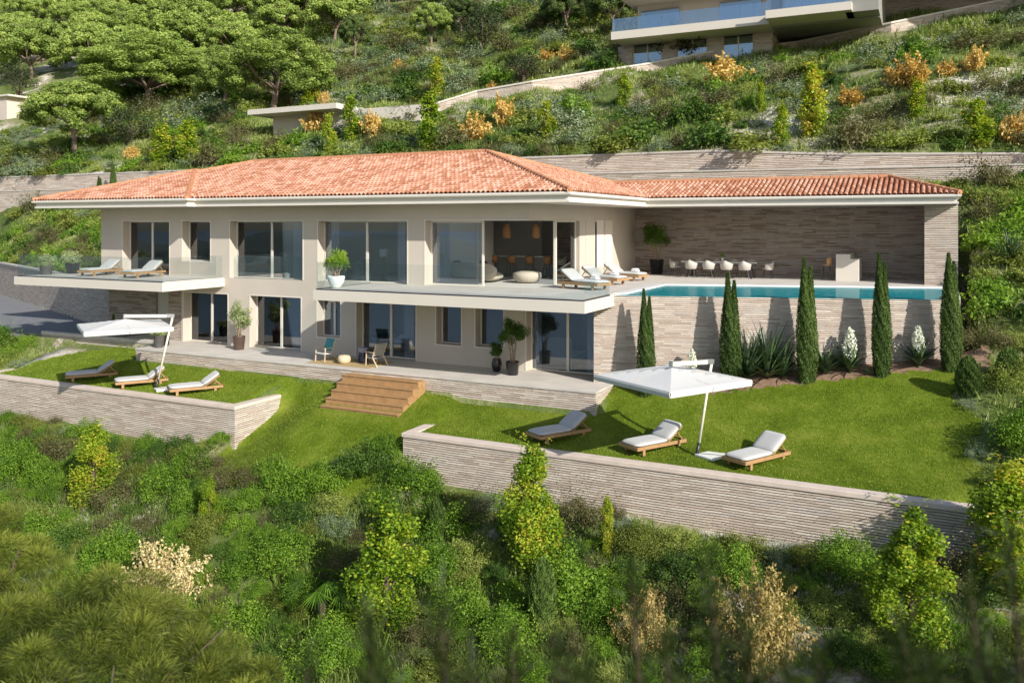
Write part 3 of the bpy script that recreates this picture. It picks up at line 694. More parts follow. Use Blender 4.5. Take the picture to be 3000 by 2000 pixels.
# pale outline trim round each opening; its light colour paints the edge highlight
for (a, c, z0, z1) in UPW + LOW + [(W5, SX - .05, 0, 2.63)]:
    b = MB(); t, o = .045, .012
    b.box(a - t, YF - o, z1, c + t, YF, z1 + t); b.box(a - t, YF - o, z0 - (t if z0 > LF + .1 and z0 != 0 else 0), a, YF, z1)
    if c < SX - .1 or z0 < -.5: b.box(c, YF - o, z0 - (t if z0 > LF + .1 and z0 != 0 else 0), c + t, YF, z1)
    if z0 > LF + .1 and z0 != 0: b.box(a, YF - o, z0 - t, c, YF, z0)
    b.build('window_trim', M['trim'], villa)
def window(a, c, z0, z1, y=YG, mull=1, fw=.055, M4=None, handle=True):
    b = MB(); d = .07
    b.box(a, y, z0, a + fw, y + d, z1, M4); b.box(c - fw, y, z0, c, y + d, z1, M4); b.box(a + fw, y, z1 - fw, c - fw, y + d, z1, M4); b.box(a + fw, y, z0, c - fw, y + d, z0 + fw*.8, M4)
    for k in range(mull):
        x = lerp(a, c, (k + 1)/(mull + 1)); b.box(x - .055, y - .012, z0 + fw*.8, x + .055, y + d, z1 - fw, M4)
    f = b.build('window', M['metal_cream'], villa)
    MB().box(a + fw, y + .03, z0 + fw*.8, c - fw, y + .04, z1 - fw, M4).build('pane', M['pane'], f)
    if handle and mull: x = lerp(a, c, .5) - .02; MB().box(a + fw + .02, y - .03, z0 + 1.0, a + fw + .045, y, z0 + 1.25, M4).build('handle', M['metal_cream'], f)
    return f
for i, (a, c, z0, z1) in enumerate(UPW): window(a, c, z0, z1, mull=0 if i == 1 else 1)
for i, (a, c, z0, z1) in enumerate(LOW): window(a, c, z0, z1, mull=(0 if i in (4, 5) else 1))
window(W5, XF(1402), 0, 2.63, mull=0, fw=.08); window(W5 + .12, XF(1380), 0, 2.63, y=YG + .1, mull=0)
# glazed return on the side wall
S4 = Matrix.Translation((SX - .2, 0, 0)) @ Matrix.Rotation(PI/2, 4, 'Z')      # local x -> world Y
b = MB(); b.box(SX - .2, 32.0, 0, SX - .1, 32.1, 2.63); b.build('window_post', M['metal_cream'], villa)
window(32.1, 34.4, 0, 2.63, y=0, mull=0, M4=S4)
b = MB(); b.box(SX - .3, 34.4, 0, SX - .02, 35.1, 2.63); b.build('corner_jamb', M['render'], villa)
for (y0, y1, z0) in ((SY(1741), SY(1767), 0), (SY(1774), SY(1793), .55)):
    b = MB(); b.box(SX, y0, z0, SX + .03, y0 + .04, 2.63); b.box(SX, y1 - .04, z0, SX + .03, y1, 2.63); b.box(SX, y0, 2.63, SX + .03, y1, 2.67)
    if z0: b.box(SX, y0, z0 - .04, SX + .03, y1, z0)
    b.box(SX, y0 + .04, z0, SX + .012, y1 - .04, 2.63); b.build('shutter', M['trim'], villa)
MB().box(SX + .012, SY(1741) + .04, 0, SX + .02, SY(1741) + .28, 2.60).build('narrow_pane', M['metal_dark'], villa)
# recessed stone clad entrance under the left wing
b = MB(); b.box(-38.9, 30.30, -3.5, -35.4, 30.6, -.425); b.box(-33.4, 29.33, -3.5, -32.5, 29.75, -.42); b.box(-34.4, 30.35, -3.5, -33.4, 30.6, -.42)
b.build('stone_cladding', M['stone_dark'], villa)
b = MB(); b.box(-35.4, 30.42, LF, -34.4, 30.5, -.75); b.box(-35.4, 30.42, -.75, -34.4, 30.5, -.42); dr = b.build('entrance_door', M['slab'], villa)
MB().box(-34.56, 30.36, LF + .95, -34.53, 30.42, LF + 1.15).build('handle', M['metal_grey'], dr)
# balcony slabs with dark rail channel and glass rails
def slab(poly, z0, z1, nm='balcony_slab'):
    s = MB().prism(poly, z0, z1).build(nm, M['slab'], villa); return s
slabL = slab([(-39.8, 25.75), (-29.7, 25.75), (-29.7, 29.3), (-38.2, 29.3), (-38.2, 31.2), (-39.8, 31.2)], -.42, -.03)
MB().prism([(-39.7, 25.85), (-29.75, 25.85), (-29.75, 29.3), (-38.2, 29.3), (-38.2, 31.1), (-39.7, 31.1)], -.03, .0).build('paving', M['paving'], slabL)
slabR = slab([(-21.4, 25.65), (-10.2, 25.65), (-10.2, 28.38), (-10.33, 29.3), (-21.4, 29.3)], -.42, -.03)
MB().prism([(-21.3, 25.75), (-10.3, 25.75), (-10.3, 29.3), (-21.3, 29.3)], -.03, .0).build('paving', M['paving'], slabR)
deck = MB().prism([(-13.9, 29.3), (-10.36, 29.3), (-10.36, 34.3), (.75, 37.8), (.75, 42.2), (-13.9, 42.2)], -.42, 0).build('pool_deck', M['paving'], villa)
def rail(pts, zt=1.05, n=None):
    r = MB(); fr = MB()
    for (p, q) in zip(pts, pts[1:]):
        p, q = Vector((*p, 0)), Vector((*q, 0)); L_ = (q - p).length; k = max(1, round(L_/2.1)); u = (q - p)/L_
        for i in range(k):
            a, c = p + u*(L_*i/k + .01), p + u*(L_*(i+1)/k - .01)
            r.beam(a + Vector((0, 0, .5)), c + Vector((0, 0, .5)), .016, 1.06)
        fr.beam(p + Vector((0, 0, -.01)), q + Vector((0, 0, -.01)), .05, .05)
    o = r.build('glass_balustrade', M['rail'], villa); fr.build('rail_channel', M['metal_dark'], o)
rail([(-39.65, 31.0), (-39.65, 25.83), (-29.78, 25.83), (-29.78, 29.25)])
rail([(-21.3, 29.25), (-21.3, 25.74), (-10.28, 25.74), (-10.28, 28.2)])
rail([(UPW[2][0] + .05, 29.5), (UPW[2][1] - .05, 29.5)])
# ---- pool wing
b = MB(); b.box(SX, 42.0, 0, .82, 42.3, 3.35); b.build('wing_back_wall', M['stone_dark'], villa)  # darker stone deepens the shade under the wing roof
b = MB(); b.box(-.4, 38.6, 0, .82, 42.0, 3.35); b.build('stone_pier', M['stone'], villa)
# ---- roof
EZ, PT = 3.67, .30
OUT = [(-41.1, 27.5), (-30.15, 27.5), (-30.15, 28.0), (-11.68, 28.0), (-11.68, 37.2), (.92, 37.2), (.92, 42.6), (-11.68, 42.88), (-41.1, 42.88)]
def offs(poly, d):
    n = len(poly); out = []
    for i in range(n):
        p0, p1, p2 = Vector(poly[i-1]), Vector(poly[i]), Vector(poly[(i+1) % n])
        e1 = (p1 - p0).normalized(); e2 = (p2 - p1).normalized(); n1 = Vector((e1.y, -e1.x)); n2 = Vector((e2.y, -e2.x))
        m = (n1 + n2); m = m/max(.25, m.dot(n1)) if m.length > 1e-5 else n1
        out.append(tuple(p1 + m*d))
    return out
def sweep(prof, poly):
    b = MB(); rings = [offs(poly, d) for d, z in prof]; n = len(poly); vs = []
    for (d, z), rg in zip(prof, rings): vs += [(x, y, z) for x, y in rg]
    fs = []
    for i in range(len(prof) - 1):
        for k in range(n): k2 = (k+1) % n; fs.append((i*n+k, i*n+k2, (i+1)*n+k2, (i+1)*n+k))
    b.add(vs, fs); return b
roof = MB().prism(offs(OUT, -.16), 3.30, 3.52).build('roof', M['slab'], villa)
sweep([(-.30, 3.315), (-.10, 3.29), (-.10, 3.37), (-.155, 3.375), (-.155, 3.52), (-.06, 3.53), (-.01, 3.56), (0, 3.60), (-.005, 3.645), (-.03, 3.665), (-.06, 3.64), (-.16, 3.62)], OUT).build('gutter', M['gutter'], roof, bevel=0)
def tiles(name, O, U, Vd, u0, u1, rng, pitch=.205, tl=.36):
    """barrel tiles: O origin at the eave, U along eave, Vd up the slope in plan; rng(u) -> plan v0, v1"""
    O = np.array(O, float); U = np.array(U, float); Vd = np.array(Vd, float); cs = math.sqrt(1 + PT*PT)
    Nn = np.cross(U, Vd + np.array([0, 0, PT])); Nn /= np.linalg.norm(Nn)
    if Nn[2] < 0: Nn = -Nn
    S = Vd + np.array([0, 0, PT])
    V = []; Fc = []; A_ = []; nc = int((u1 - u0)/pitch); rr = random.Random(len(name) + int(u1*10))
    cr = [(0, .0), (.06, .045), (.2, .075), (.36, .088), (.52, .075), (.66, .045), (.72, .0), (.86, -.02)]
    for c in range(nc + 1):
        us = u0 + c*pitch; mid = min(us + .35*pitch, u1); a0, a1 = rng(mid)
        if a1 - a0 < .05: continue
        rows = max(1, int(math.ceil((a1 - a0)/(tl/cs)))); st = math.floor(a0/(tl/cs))
        for rI in range(rows + 2):
            va, vb = (st + rI)*tl/cs, (st + rI + 1)*tl/cs
            if vb <= a0 - .001 or va >= a1: continue
            t = rr.random(); base = len(V); cols = [(q, h) for q, h in cr] + [(1.0, 0.0)]
            for (vv, lift, sc_) in ((va - .03, .028, 1.06), (vb, .0, .92)):
                for q, h in cols:
                    u = us + (.36 + (q - .36)*sc_)*pitch if q < .73 else us + q*pitch
                    uu = min(max(u, u0 - .02), u1 + .02); e0, e1 = rng(uu); v2 = min(max(vv, e0 - .02 if e0 > 0 else -.05), max(e1, 0))
                    P = O + U*uu + S*v2 + Nn*(h*(1.0 if h <= 0 else sc_) + (lift if h > 0 else 0)); V.append(P)
            k = len(cols)
            for i in range(k - 1): Fc.append((base+i, base+i+1, base+k+i+1, base+k+i)); A_.append(t if i < 6 else t*.5)
            if True:   # front lip of each tile
                b2 = len(V); 
                for i in range(7): V.append(V[base+i] - Nn*(.02 + (.02 if 0 < i < 6 else 0)))
                for i in range(6): Fc.append((base+i+1, base+i, b2+i, b2+i+1)); A_.append(t*.25)
    me = np_mesh(name, np.array(V), np.array(Fc), np.array(A_)); me.materials.append(M['tile'])
    o = bpy.data.objects.new(name, me); COL.objects.link(o); o.parent = roof; return o
ZT = EZ + .0
inner = .0
tiles('roof_tiles', (0, 27.55, ZT), (1, 0, 0), (0, 1, 0), -41.05, -30.2, lambda u: (0, max(0, min(u + 41.1, -30.15 - u))))
tiles('roof_tiles', (-30.2, 0, ZT), (0, 1, 0), (-1, 0, 0), 27.55, 33.5, lambda u: (max(0, u - 28.05), max(max(0, u - 28.05), min(u - 27.55, 5.45))))
def rmain(u):
    lo = max(0, -30.15 - u) if u < -30.15 else 0
    if u < -33.66: hi = u + 41.1
    elif u > -19.12: hi = -11.68 - u
    else: hi = 7.44
    return lo, max(lo, hi)
tiles('roof_tiles', (0, 28.05, ZT), (1, 0, 0), (0, 1, 0), -35.6, -11.75, rmain)
tiles('roof_tiles', (-11.73, 0, ZT), (0, 1, 0), (-1, 0, 0), 28.05, 42.8, lambda u: (max(0, min(u - 37.2, 2.75)) if u > 37.2 else 0, max(max(0, min(u - 37.2, 2.75)) if u > 37.2 else 0, min(u - 28, 42.88 - u))))
tiles('roof_tiles', (0, 37.25, ZT), (1, 0, 0), (0, 1, 0), -14.45, .87, lambda u: ((-11.68 - u) if u < -11.68 else 0, max((-11.68 - u) if u < -11.68 else 0, min(2.72, .92 - u))))
# the unseen slopes
b = MB(); z = lambda d: EZ + PT*d
b.add([(-41.1, 27.5, EZ), (-35.62, 33.0, z(5.5)), (-35.62, 33.5, z(5.5)), (-33.66, 35.44, z(7.44)), (-41.1, 42.88, EZ)], [(0, 1, 2, 3, 4)])
b.add([(-41.1, 42.88, EZ), (-33.66, 35.44, z(7.44)), (-19.12, 35.44, z(7.44)), (-11.68, 42.88, EZ)], [(0, 1, 2, 3)])
b.add([(.92, 37.2, EZ), (.92, 42.6, EZ), (-1.8, 39.95, z(2.72))], [(0, 1, 2)]); b.add([(.92, 42.6, EZ), (-11.68, 42.6, EZ), (-14.4, 39.95, z(2.72)), (-1.8, 39.95, z(2.72))], [(0, 1, 2, 3)])
b.build('rear_slopes', M['ridge'], roof)
def caps(pts):
    b = MB()
    for p, q in pts:
        p, q = Vector(p), Vector(q); n = max(1, int((q - p).length/.38)); u = (q - p)/n
        for i in range(n):
            a = p + u*i; c = p + u*(i + 1.08); b.tube([a, c], [.125, .105], 8, cap=True)
    return b.build('ridge_tiles', M['ridge'], roof, smooth=False)
dz = .05
R1, R2 = (-33.66, 35.44, z(7.44) + dz), (-19.12, 35.44, z(7.44) + dz)
caps([(R1, R2), ((-11.72, 28.04, EZ + dz), R2), ((-30.2, 27.55, EZ + dz), (-35.62, 33.0, z(5.47) + dz)), ((-35.62, 33.0, z(5.47) + dz), (-35.62, 33.5, z(5.47) + dz)), ((-35.62, 33.5, z(5.47) + dz), R1), ((-41.05, 27.55, EZ + dz), (-35.62, 33.0, z(5.47) + dz)),
      ((-14.3, 39.93, z(2.72) + dz), (-1.8, 39.93, z(2.72) + dz)), ((.86, 37.25, EZ + dz), (-1.8, 39.93, z(2.72) + dz)), ((-11.68, 42.85, EZ + dz), R2)])

# ================================================================== lower terrace, stairs, walls, pool
ter = thing('terrace', 'long stone faced lower terrace with pale paving along the villa', 'terrace')
TP = [(-32.5, 26.68), (-10.2, 26.68), (-10.2, 28.42), (-10.85, 29.3), (-32.5, 29.3)]
MB().prism([(-32.48, 26.7), (-10.22, 26.7), (-10.22, 28.38), (-10.9, 29.28), (-32.48, 29.28)], -5.0, LF - .07).build('stone_face', M['stone'], ter)
MB().prism(TP, LF - .07, LF).build('paving', M['paving'], ter)
MB().prism([(-36.2, 28.25), (-32.5, 28.25), (-32.5, 30.3), (-36.2, 30.3)], -4.0, LF - .004).build('entrance_paving', M['paving'], ter)
st = thing('wooden_staircase', 'wide five step wooden staircase from lawn up to the paved terrace', 'stairs')
for i in range(5):
    zt = -3.30 - .232*i; yf = 26.2 - .325*i; yb = yf + .40 if i else 26.68
    MB().box(-20.45, yf - .03, zt - .04, -16.97, yb, zt).build('tread', M['wood'], st, bevel=.006)
    MB().box(-20.42, yf, zt - (.232 if i < 4 else .35), -17.0, yf + .03, zt - .04).build('riser', M['wood'], st)
for x in (-20.45, -17.0):
    b = MB(); vs = [(x, 26.68, -3.34)]
    for i in range(5): zt = -3.34 - .232*i; vs += [(x, 26.2 - .325*i, zt), (x, 26.2 - .325*i, zt - .232 if i < 4 else -4.75)]
    vs += [(x, 26.68, -4.75)]; n = len(vs); vs2 = [(v[0] + .03, v[1], v[2]) for v in vs]
    b.add(vs + vs2, [tuple(range(n)), tuple(range(n, 2*n))[::-1]] + [(k, (k+1) % n, (k+1) % n + n, k + n) for k in range(n)]); b.build('stringer', M['wood'], st)
def capwall(name, label, pts, ztop, zbot, th=.32, m='stone', cap='cap', ov=.04, ch=.14):
    t = thing(name, label, 'stone wall'); b = MB(); c = MB()
    for (p, q) in zip(pts, pts[1:]):
        p2, q2 = Vector(p), Vector(q); u = (q2 - p2).normalized(); n = Vector((-u.y, u.x))
        za, zb_ = (ztop(*p), ztop(*q)) if callable(ztop) else (ztop, ztop); la, lb = (zbot(*p), zbot(*q)) if callable(zbot) else (zbot, zbot)
        for (bb, o, z0a, z0b, z1a, z1b) in ((b, 0, la, lb, za - ch, zb_ - ch), (c, ov, za - ch, zb_ - ch, za, zb_)):
            A, B = p2 - n*o - u*o*(p == pts[0]), q2 - n*o + u*o*(q == pts[-1]); C_, D = q2 + n*(th + o) + u*o*(q == pts[-1]), p2 + n*(th + o) - u*o*(p == pts[0])
            bb.add([(*A, z0a), (*B, z0b), (*C_, z0b), (*D, z0a), (*A, z1a), (*B, z1b), (*C_, z1b), (*D, z1a)], [(0,3,2,1),(4,5,6,7),(0,1,5,4),(1,2,6,5),(2,3,7,6),(3,0,4,7)])
    b.build('masonry', M[m], t); c.build('coping', M[cap], t, bevel=.015); return t
w = capwall('garden_wall', 'tall stone retaining wall with pink coping in front of the left lawn', [(-38.6, 23.4), (-23.2, 23.4)], -4.25, -6.9)
for (x0, y0, x1, y1) in ((-23.52, 23.72, -23.2, 25.85), (-38.6, 23.72, -38.28, 26.1)):
    MB().box(x0, y0, -6.9, x1, y1, -4.39).build('masonry', M['stone'], w); MB().box(x0 - .04, y0 + .04, -4.39, x1 + .04, y1, -4.25).build('coping', M['cap'], w, bevel=.015)
w = capwall('garden_wall', 'long stone retaining wall with pink coping below the right lawn and its loungers', [(-15.75, 23.4), (2.0, 23.4)], -4.4, -6.9)
MB().box(-15.75, 23.72, -6.9, -15.43, 25.85, -4.54).build('masonry', M['stone'], w); MB().box(-15.79, 23.76, -4.54, -15.39, 25.88, -4.4).build('coping', M['cap'], w, bevel=.015)
capwall('drive_wall', 'stone wall rising along the asphalt drive left of the villa', [(-75, yw(-75)), (-38.3, yw(-38.3))], -.62, -4, .35, 'stone', 'capgrey')
k = capwall('drive_kerb', 'low grey kerb wall between asphalt drive and left lawn', [(-41.2, 28.15), (-32.5, 28.15)], -3.02, -4.3, .22, 'stone', 'capgrey', ch=.16)
dv = MB().prism([(-80, 24.5), (-41.2, 28.2), (-41.2, 28.3), (-36.2, 28.3), (-36.2, 30.3), (-38.3, 30.3), (-80, yw(-80))], -3.4, LF - .01).build('driveway', M['asphalt']); struct(dv, 'dark asphalt driveway under the left balcony')
# wall behind the house, in two tiers
capwall('hillside_wall', 'very long stone retaining wall running behind the villa roof', [(-90, 50), (-12, 50), (-4.9, 50), (4, 50), (24, 50)], lambda x, y: walltop(x) + .03, lambda x, y: walltop(x) - 3, .5, 'stone_far', 'capgrey', ch=.12)
capwall('lower_tier_wall', 'low stone wall tier in front of the long hillside wall, right of the roof', [(-27, 49.3), (24, 49.0)], lambda x, y: lerp(5.75, 5.35, sstep(-12, 5, x)), 3.0, .4, 'stone_far', 'capgrey', ch=.10)
capwall('lower_tier_wall', 'low stone wall tier in front of the long hillside wall, left of the roof', [(-90, 49.3), (-40, 49.3)], 5.6, 3.6, .4, 'stone_far', 'capgrey', ch=.10)
# pool
PA, PB, PC, PD = (-10.3, 28.45), (.2, yp(.2)), (.75, 37.8), (-10.36, 34.3)
pool = thing('swimming_pool', 'raised infinity pool with turquoise water behind a tall stone wall', 'pool')
u = (Vector(PB) - Vector(PA)).normalized(); n = Vector((-u.y, u.x))
def wp(t, o): p = Vector(PA) + u*t + n*o; return (p.x, p.y)
LW = (Vector(PB) - Vector(PA)).length
MB().prism([wp(-.62, 0), wp(LW, 0), wp(LW, .25), wp(-.62, .25)], -4.2, -.05).build('stone_wall', M['stone'], pool)
MB().prism([(.2, yp(.2)), (.75, yp(.2) + .35), (.75, 38.6), (.5, 38.6), (.5, yp(.2) + .5), (.12, yp(.2) + .25)], -3.5, .06).build('end_wall', M['capgrey'], pool)
cw = .38
MB().prism([(-10.36, 28.9), (-9.98, 28.95), (-9.98, 34.05), (.5, 37.35), (.5, 37.72), (-10.36, 34.3)], -1.4, .012).build('coping', M['white'], pool)
MB().prism([wp(0, .25), wp(LW, .25), (.5, 37.35), (-9.98, 34.05)], -1.5, -1.4).build('basin', M['white'], pool)
wt = MB().prism([wp(.03, .02), wp(LW - .02, .02), (.5, 37.36), (-10.0, 34.06), (-10.0, 28.9)], -1.3, -.035).build('pool_water', M['water']); struct(wt, 'turquoise pool water brimming to the stone wall')
# ================================================================== furniture
def Ry(a): return Matrix.Rotation(a, 4, 'Y')
def make_lounger(label):
    t = thing('sun_lounger', label, 'sun lounger')
    f = MB(); W_ = .40
    for s in (-1, 1): f.box(-1.0, s*W_ - .03, .17, 1.02, s*W_ + .03, .27)
    f.box(-1.0, -W_ + .03, .17, -.95, W_ - .03, .27); f.box(.97, -W_ + .03, .17, 1.02, W_ - .03, .27); f.box(-.95, -W_ + .03, .20, .28, W_ - .03, .225)
    f.build('frame', M['wood'], t, bevel=.006)
    for x in (-.72, .72):
        for s in (-1, 1): MB().box(x - .05, s*(W_ - .02) - .035, 0, x + .05, s*(W_ - .02) + .035, .17).build('leg', M['wood'], t, bevel=.005)
    MB().pad(-.33, 0, .315, 1.32, .80, .13).build('seat_cushion', M['cushion'], t, smooth=True)
    Mx = Matrix.Translation((.30, 0, .27)) @ Ry(-math.radians(34))
    MB().pad(.37, 0, .065, .76, .80, .13, M=Mx).build('back_cushion', M['cushion'], t, smooth=True)
    b = MB(); 
    for s in (-1, 1): b.box(0, s*.34 - .02, -.03, .72, s*.34 + .02, 0, Mx)
    b.box(.66, -.32, -.03, .72, .32, 0, Mx); b.build('back_frame', M['wood'], t)
    b = MB()
    for s in (-1, 1): b.beam((.72, s*.30, .52), (.95, s*.30, .24), .025)
    b.build('prop', M['wood'], t); return t
DG = math.radians
sites = [((-10.86, 25.03), 60, 'sun lounger shaded by the large umbrella on the right lawn, cushions blue grey'),
 ((-7.74, 25.08), 60, 'sun lounger beside the umbrella pole on the right lawn, umbrella bar shadow on its back'),
 ((-4.63, 25.03), 62, 'fully sunlit lounger at the right end of the right lawn'),
 ((-32.85, 24.70), 56, 'shaded sun lounger nearest the drive on the left lawn'),
 ((-29.70, 24.66), 56, 'lounger behind the umbrella pole on the left lawn'),
 ((-26.55, 24.62), 56, 'sunlit lounger nearest the wooden stairs on the left lawn'),
 ((-36.5, 27.95), 96, 'farther of two loungers behind the left balcony glass, beside the potted shrubs'),
 ((-33.4, 27.85), 96, 'nearer of two loungers on the left balcony, at its right hand corner'),
 ((-12.1, 30.35), 162, 'pool lounger nearest the glass balustrade corner'),
 ((-12.4, 33.3), 164, 'middle lounger of the three beside the pool'),
 ((-12.4, 36.0), 166, 'pool lounger nearest the potted tree under the wing roof')]
L0 = make_lounger(sites[0][2])
LG = ['sun loungers on the lawns']*6 + ['sun loungers on the left balcony']*2 + ['sun loungers by the pool']*3
for i, ((x, y), a, lb) in enumerate(sites):
    z = 0.0 if i > 5 else ground(x, y) + .03
    o = L0 if i == 0 else dup(L0); o.location = (x, y, z); o.rotation_euler = (0, 0, DG(a)); o['label'] = lb; o['group'] = LG[i]
for (x, y), a, _ in sites[8:]:
    p = Matrix.Rotation(DG(a), 4, 'Z') @ Vector((-.55, 0, 0)); b = MB()
    b.pad(0, .0, .045, .36, .28, .09); b.pad(0, .0, .12, .28, .24, .07)
    o = b.build('folded_towel', M['linen'], smooth=True, loc=(x + p.x, y + p.y, .385)); o.rotation_euler = (0, 0, DG(a))
    tag(o, 'white folded towel on the ' + ('pool lounger by the balustrade corner' if y < 31 else 'middle pool lounger' if y < 35 else 'pool lounger nearest the potted tree'), 'towel', 'towels on the pool loungers')
def umbrella(label, base, T, c, ang, s, ze, gz):
    t = thing('cantilever_umbrella', label, 'umbrella', group='cantilever umbrellas on the lawns')
    b0 = Vector((*base, gz)); Tt = Vector(T); k = b0 + (Tt - b0)*.14
    MB().tube([b0, b0 + Vector((0, 0, .1)), k], [.055, .055, .05], 10).build('pole_foot', M['metal_dark'], t, smooth=True)
    MB().tube([k, Tt], .042, 10).build('pole', M['yellowplastic'], t, smooth=True)
    cc = Vector((*c, ze + .28)); pk = cc + Vector((0, 0, .09)); d = (pk - Tt).normalized()
    MB().beam(Tt + Vector((0, 0, .05)), pk, .09, .12).build('arm', M['yellowplastic'], t, bevel=.01)
    MB().beam(Tt + Vector((0, 0, .06)) - d*.06, Tt + Vector((0, 0, .06)) + d*.25, .11, .14).build('arm_joint', M['metal_grey'], t); MB().beam(pk - d*.02, pk + d*.05, .11, .16).build('arm_cap', M['metal_grey'], t)
    ca, sa = math.cos(ang), math.sin(ang); h = s/2
    def W(u, v, z): return (c[0] + u*ca - v*sa, c[1] + u*sa + v*ca, z)
    # canopy: four gently sagging panels, rolled valance
    N_ = 12; vs = []; fs = []
    for i in range(N_ + 1):
        for j in range(N_ + 1):
            u_, v_ = -1 + 2*i/N_, -1 + 2*j/N_; e = max(abs(u_), abs(v_)); dg = 1 - min(abs(u_), abs(v_))/max(e, 1e-6)
            vs.append(W(u_*h, v_*h, ze + .26*(1 - e)**1.12 - .035*dg*e*(1 - e)*2))
    g = N_ + 1
    for i in range(N_):
        for j in range(N_): a = i*g + j; fs.append((a, a + g, a + g + 1, a + 1))
    b = MB().add(vs, fs); cn = b.build('canopy', M['canvas'], t, smooth=False)
    m = cn.modifiers.new('thick', 'SOLIDIFY'); m.thickness = .012
    for (p, q) in (((-1, -1), (1, -1)), ((1, -1), (1, 1)), ((1, 1), (-1, 1)), ((-1, 1), (-1, -1))):
        b = MB(); P0, P1 = Vector(W(p[0]*h, p[1]*h, ze)), Vector(W(q[0]*h, q[1]*h, ze)); mid = P0.lerp(P1, .5); g_ = (P1 - P0).normalized()*.01
        o_ = ((mid - Vector((*c, ze))).normalized())
        for A, B in ((P0, mid - g_), (mid + g_, P1)):
            x_ = [A + o_*.01, B + o_*.01, B + o_*.035 - Vector((0, 0, .06)), A + o_*.035 - Vector((0, 0, .06)), A + o_*.01 - Vector((0, 0, .17)), B + o_*.01 - Vector((0, 0, .17))]
            y_ = [v - o_*.02 for v in x_]; b.add(x_ + y_, [(0,1,2,3), (3,2,5,4), (7,6,9,8), (8,9,11,10), (0,3,9,6), (3,4,10,9), (1,7,8,2), (2,8,11,5), (0,6,7,1), (4,5,11,10)])
        b.build('valance', M['canvas'], t)
    b = MB(); hub = Vector((*c, ze - .08))
    for u_, v_ in ((-1,-1),(1,-1),(1,1),(-1,1),(0,-1),(1,0),(0,1),(-1,0)):
        b.beam(Vector(W(u_*h*.08, v_*h*.08, ze + .17)), Vector(W(u_*h*.97, v_*h*.97, ze - .01)), .03, .025); b.beam(hub - Vector((0, 0, .1)), Vector(W(u_*h*.33, v_*h*.33, ze + .10)), .025, .02)
    b.tube([hub - Vector((0, 0, .14)), Vector((*c, ze + .22))], .035, 8); b.build('ribs', M['woodlight'], t)
    bs = MB(); q = Matrix.Translation((base[0] + .45, base[1] + .12, gz)) @ Matrix.Rotation(ang, 4, 'Z')
    bs.box(-.42, -.34, .0, .42, .34, .07, q); bs.build('base_plate', M['white'], t, bevel=.012)
    b = MB(); 
    b.beam((base[0] - .06, base[1], gz + .05), (base[0] + .7, base[1] + .12, gz + .05), .07, .05); b.build('base_arm', M['metal_grey'], t); return t
umbrella('open square white cantilever umbrella over the right lawn loungers', (-6.35, 25.0), (-5.98, 25.25, -1.66), (-6.7, 23.5), DG(60), 3.1, -1.84, ground(-6.35, 25) + .03)
umbrella('open square white cantilever umbrella over the left lawn, beside the drive', (-28.5, 24.4), (-27.95, 24.75, -1.32), (-28.75, 23.1), DG(58), 3.1, -1.52, ground(-28.5, 24.4) + .03)

# ---- pots
def pot_profile(r, h, kind):
    if kind == 'bowl': return [(r*.45, 0), (r*.6, h*.12), (r*.9, h*.5), (r*1.02, h*.85), (r, h), (r*.9, h), (r*.88, h*.9), (.01, h*.88)]
    if kind == 'vase': return [(r*.55, 0), (r*.7, h*.06), (r, h*.45), (r*.98, h*.7), (r*.8, h*.93), (r*.83, h), (r*.72, h), (r*.70, h*.92), (.01, h*.9)]
    return [(r*.76, 0), (r*.80, h*.04), (r*.98, h*.95), (r, h*.96), (r, h), (r*.9, h), (r*.88, h*.9), (.01, h*.88)]
def potted(label, loc, r, h, kind, pm, crown, leaf, stems=4, th=.8, spread=.12, name='potted_plant', grp=None, cat='potted plant'):
    t = thing(name, label, cat, loc, group=grp)
    MB().lathe(pot_profile(r, h, kind), 28).build('pot', M[pm], t, smooth=False, bevel=0).data.shade_smooth()
    rr = random.Random(len(label)); b = MB()
    for i in range(stems):
        a = i*2*PI/stems + .4; x0, y0 = r*.3*math.cos(a), r*.3*math.sin(a); x1, y1 = spread*1.8*math.cos(a + .6), spread*1.8*math.sin(a + .6)
        b.tube([(x0, y0, h*.85), (x0*1.1 + rr.uniform(-.02, .02), y0, h + th*.35), (lerp(x0, x1, .6), lerp(y0, y1, .6), h + th*.7), (x1, y1, h + th + .15)], [.028, .024, .02, .01], 6)
    if stems: b.build('trunk', M['stem'], t)
    link('foliage', crown, M[leaf], t); return t
potted('brown tapered pot with a pale green ficus between the two left lower doors', (-28.0, 28.5, LF), .28, .60, 'taper', 'pot_brown', round_crown(1, 1.2, 1.35, .85, 4200, .07), 'lf_pale', 4, .55)
potted('grey pot with a low pale shrub at the left end of the terrace', (-31.75, 27.35, LF), .24, .56, 'taper', 'pot_grey', round_crown(2, .8, .4, .52, 1600, .06), 'lf_pale', 2, .1)
potted('dark low pot half hidden behind the grey terrace pot', (-32.05, 27.95, LF), .22, .5, 'taper', 'pot_black', round_crown(22, .7, .35, .46, 1200, .06), 'lf_pale', 2, .1)
potted('slim black vase with a small bushy plant below the right balcony', (-15.0, 28.65, LF), .20, .50, 'vase', 'pot_black', round_crown(3, .64, .78, .46, 2600, .05), 'lf_dark', 3, .2)
potted('glossy black pot with a dark ficus tree below the right balcony', (-14.15, 28.3, LF), .26, .50, 'taper', 'pot_black', round_crown(4, 1.25, 1.05, 1.05, 5200, .065), 'lf_dark', 5, .75, .1)
potted('tall black pot with a dark ball crowned tree against the wing stone wall', (-12.45, 41.0, 0), .36, .74, 'taper', 'pot_black', round_crown(5, 1.65, 1.55, 1.25, 6200, .075), 'lf_dark', 5, .8, .14)
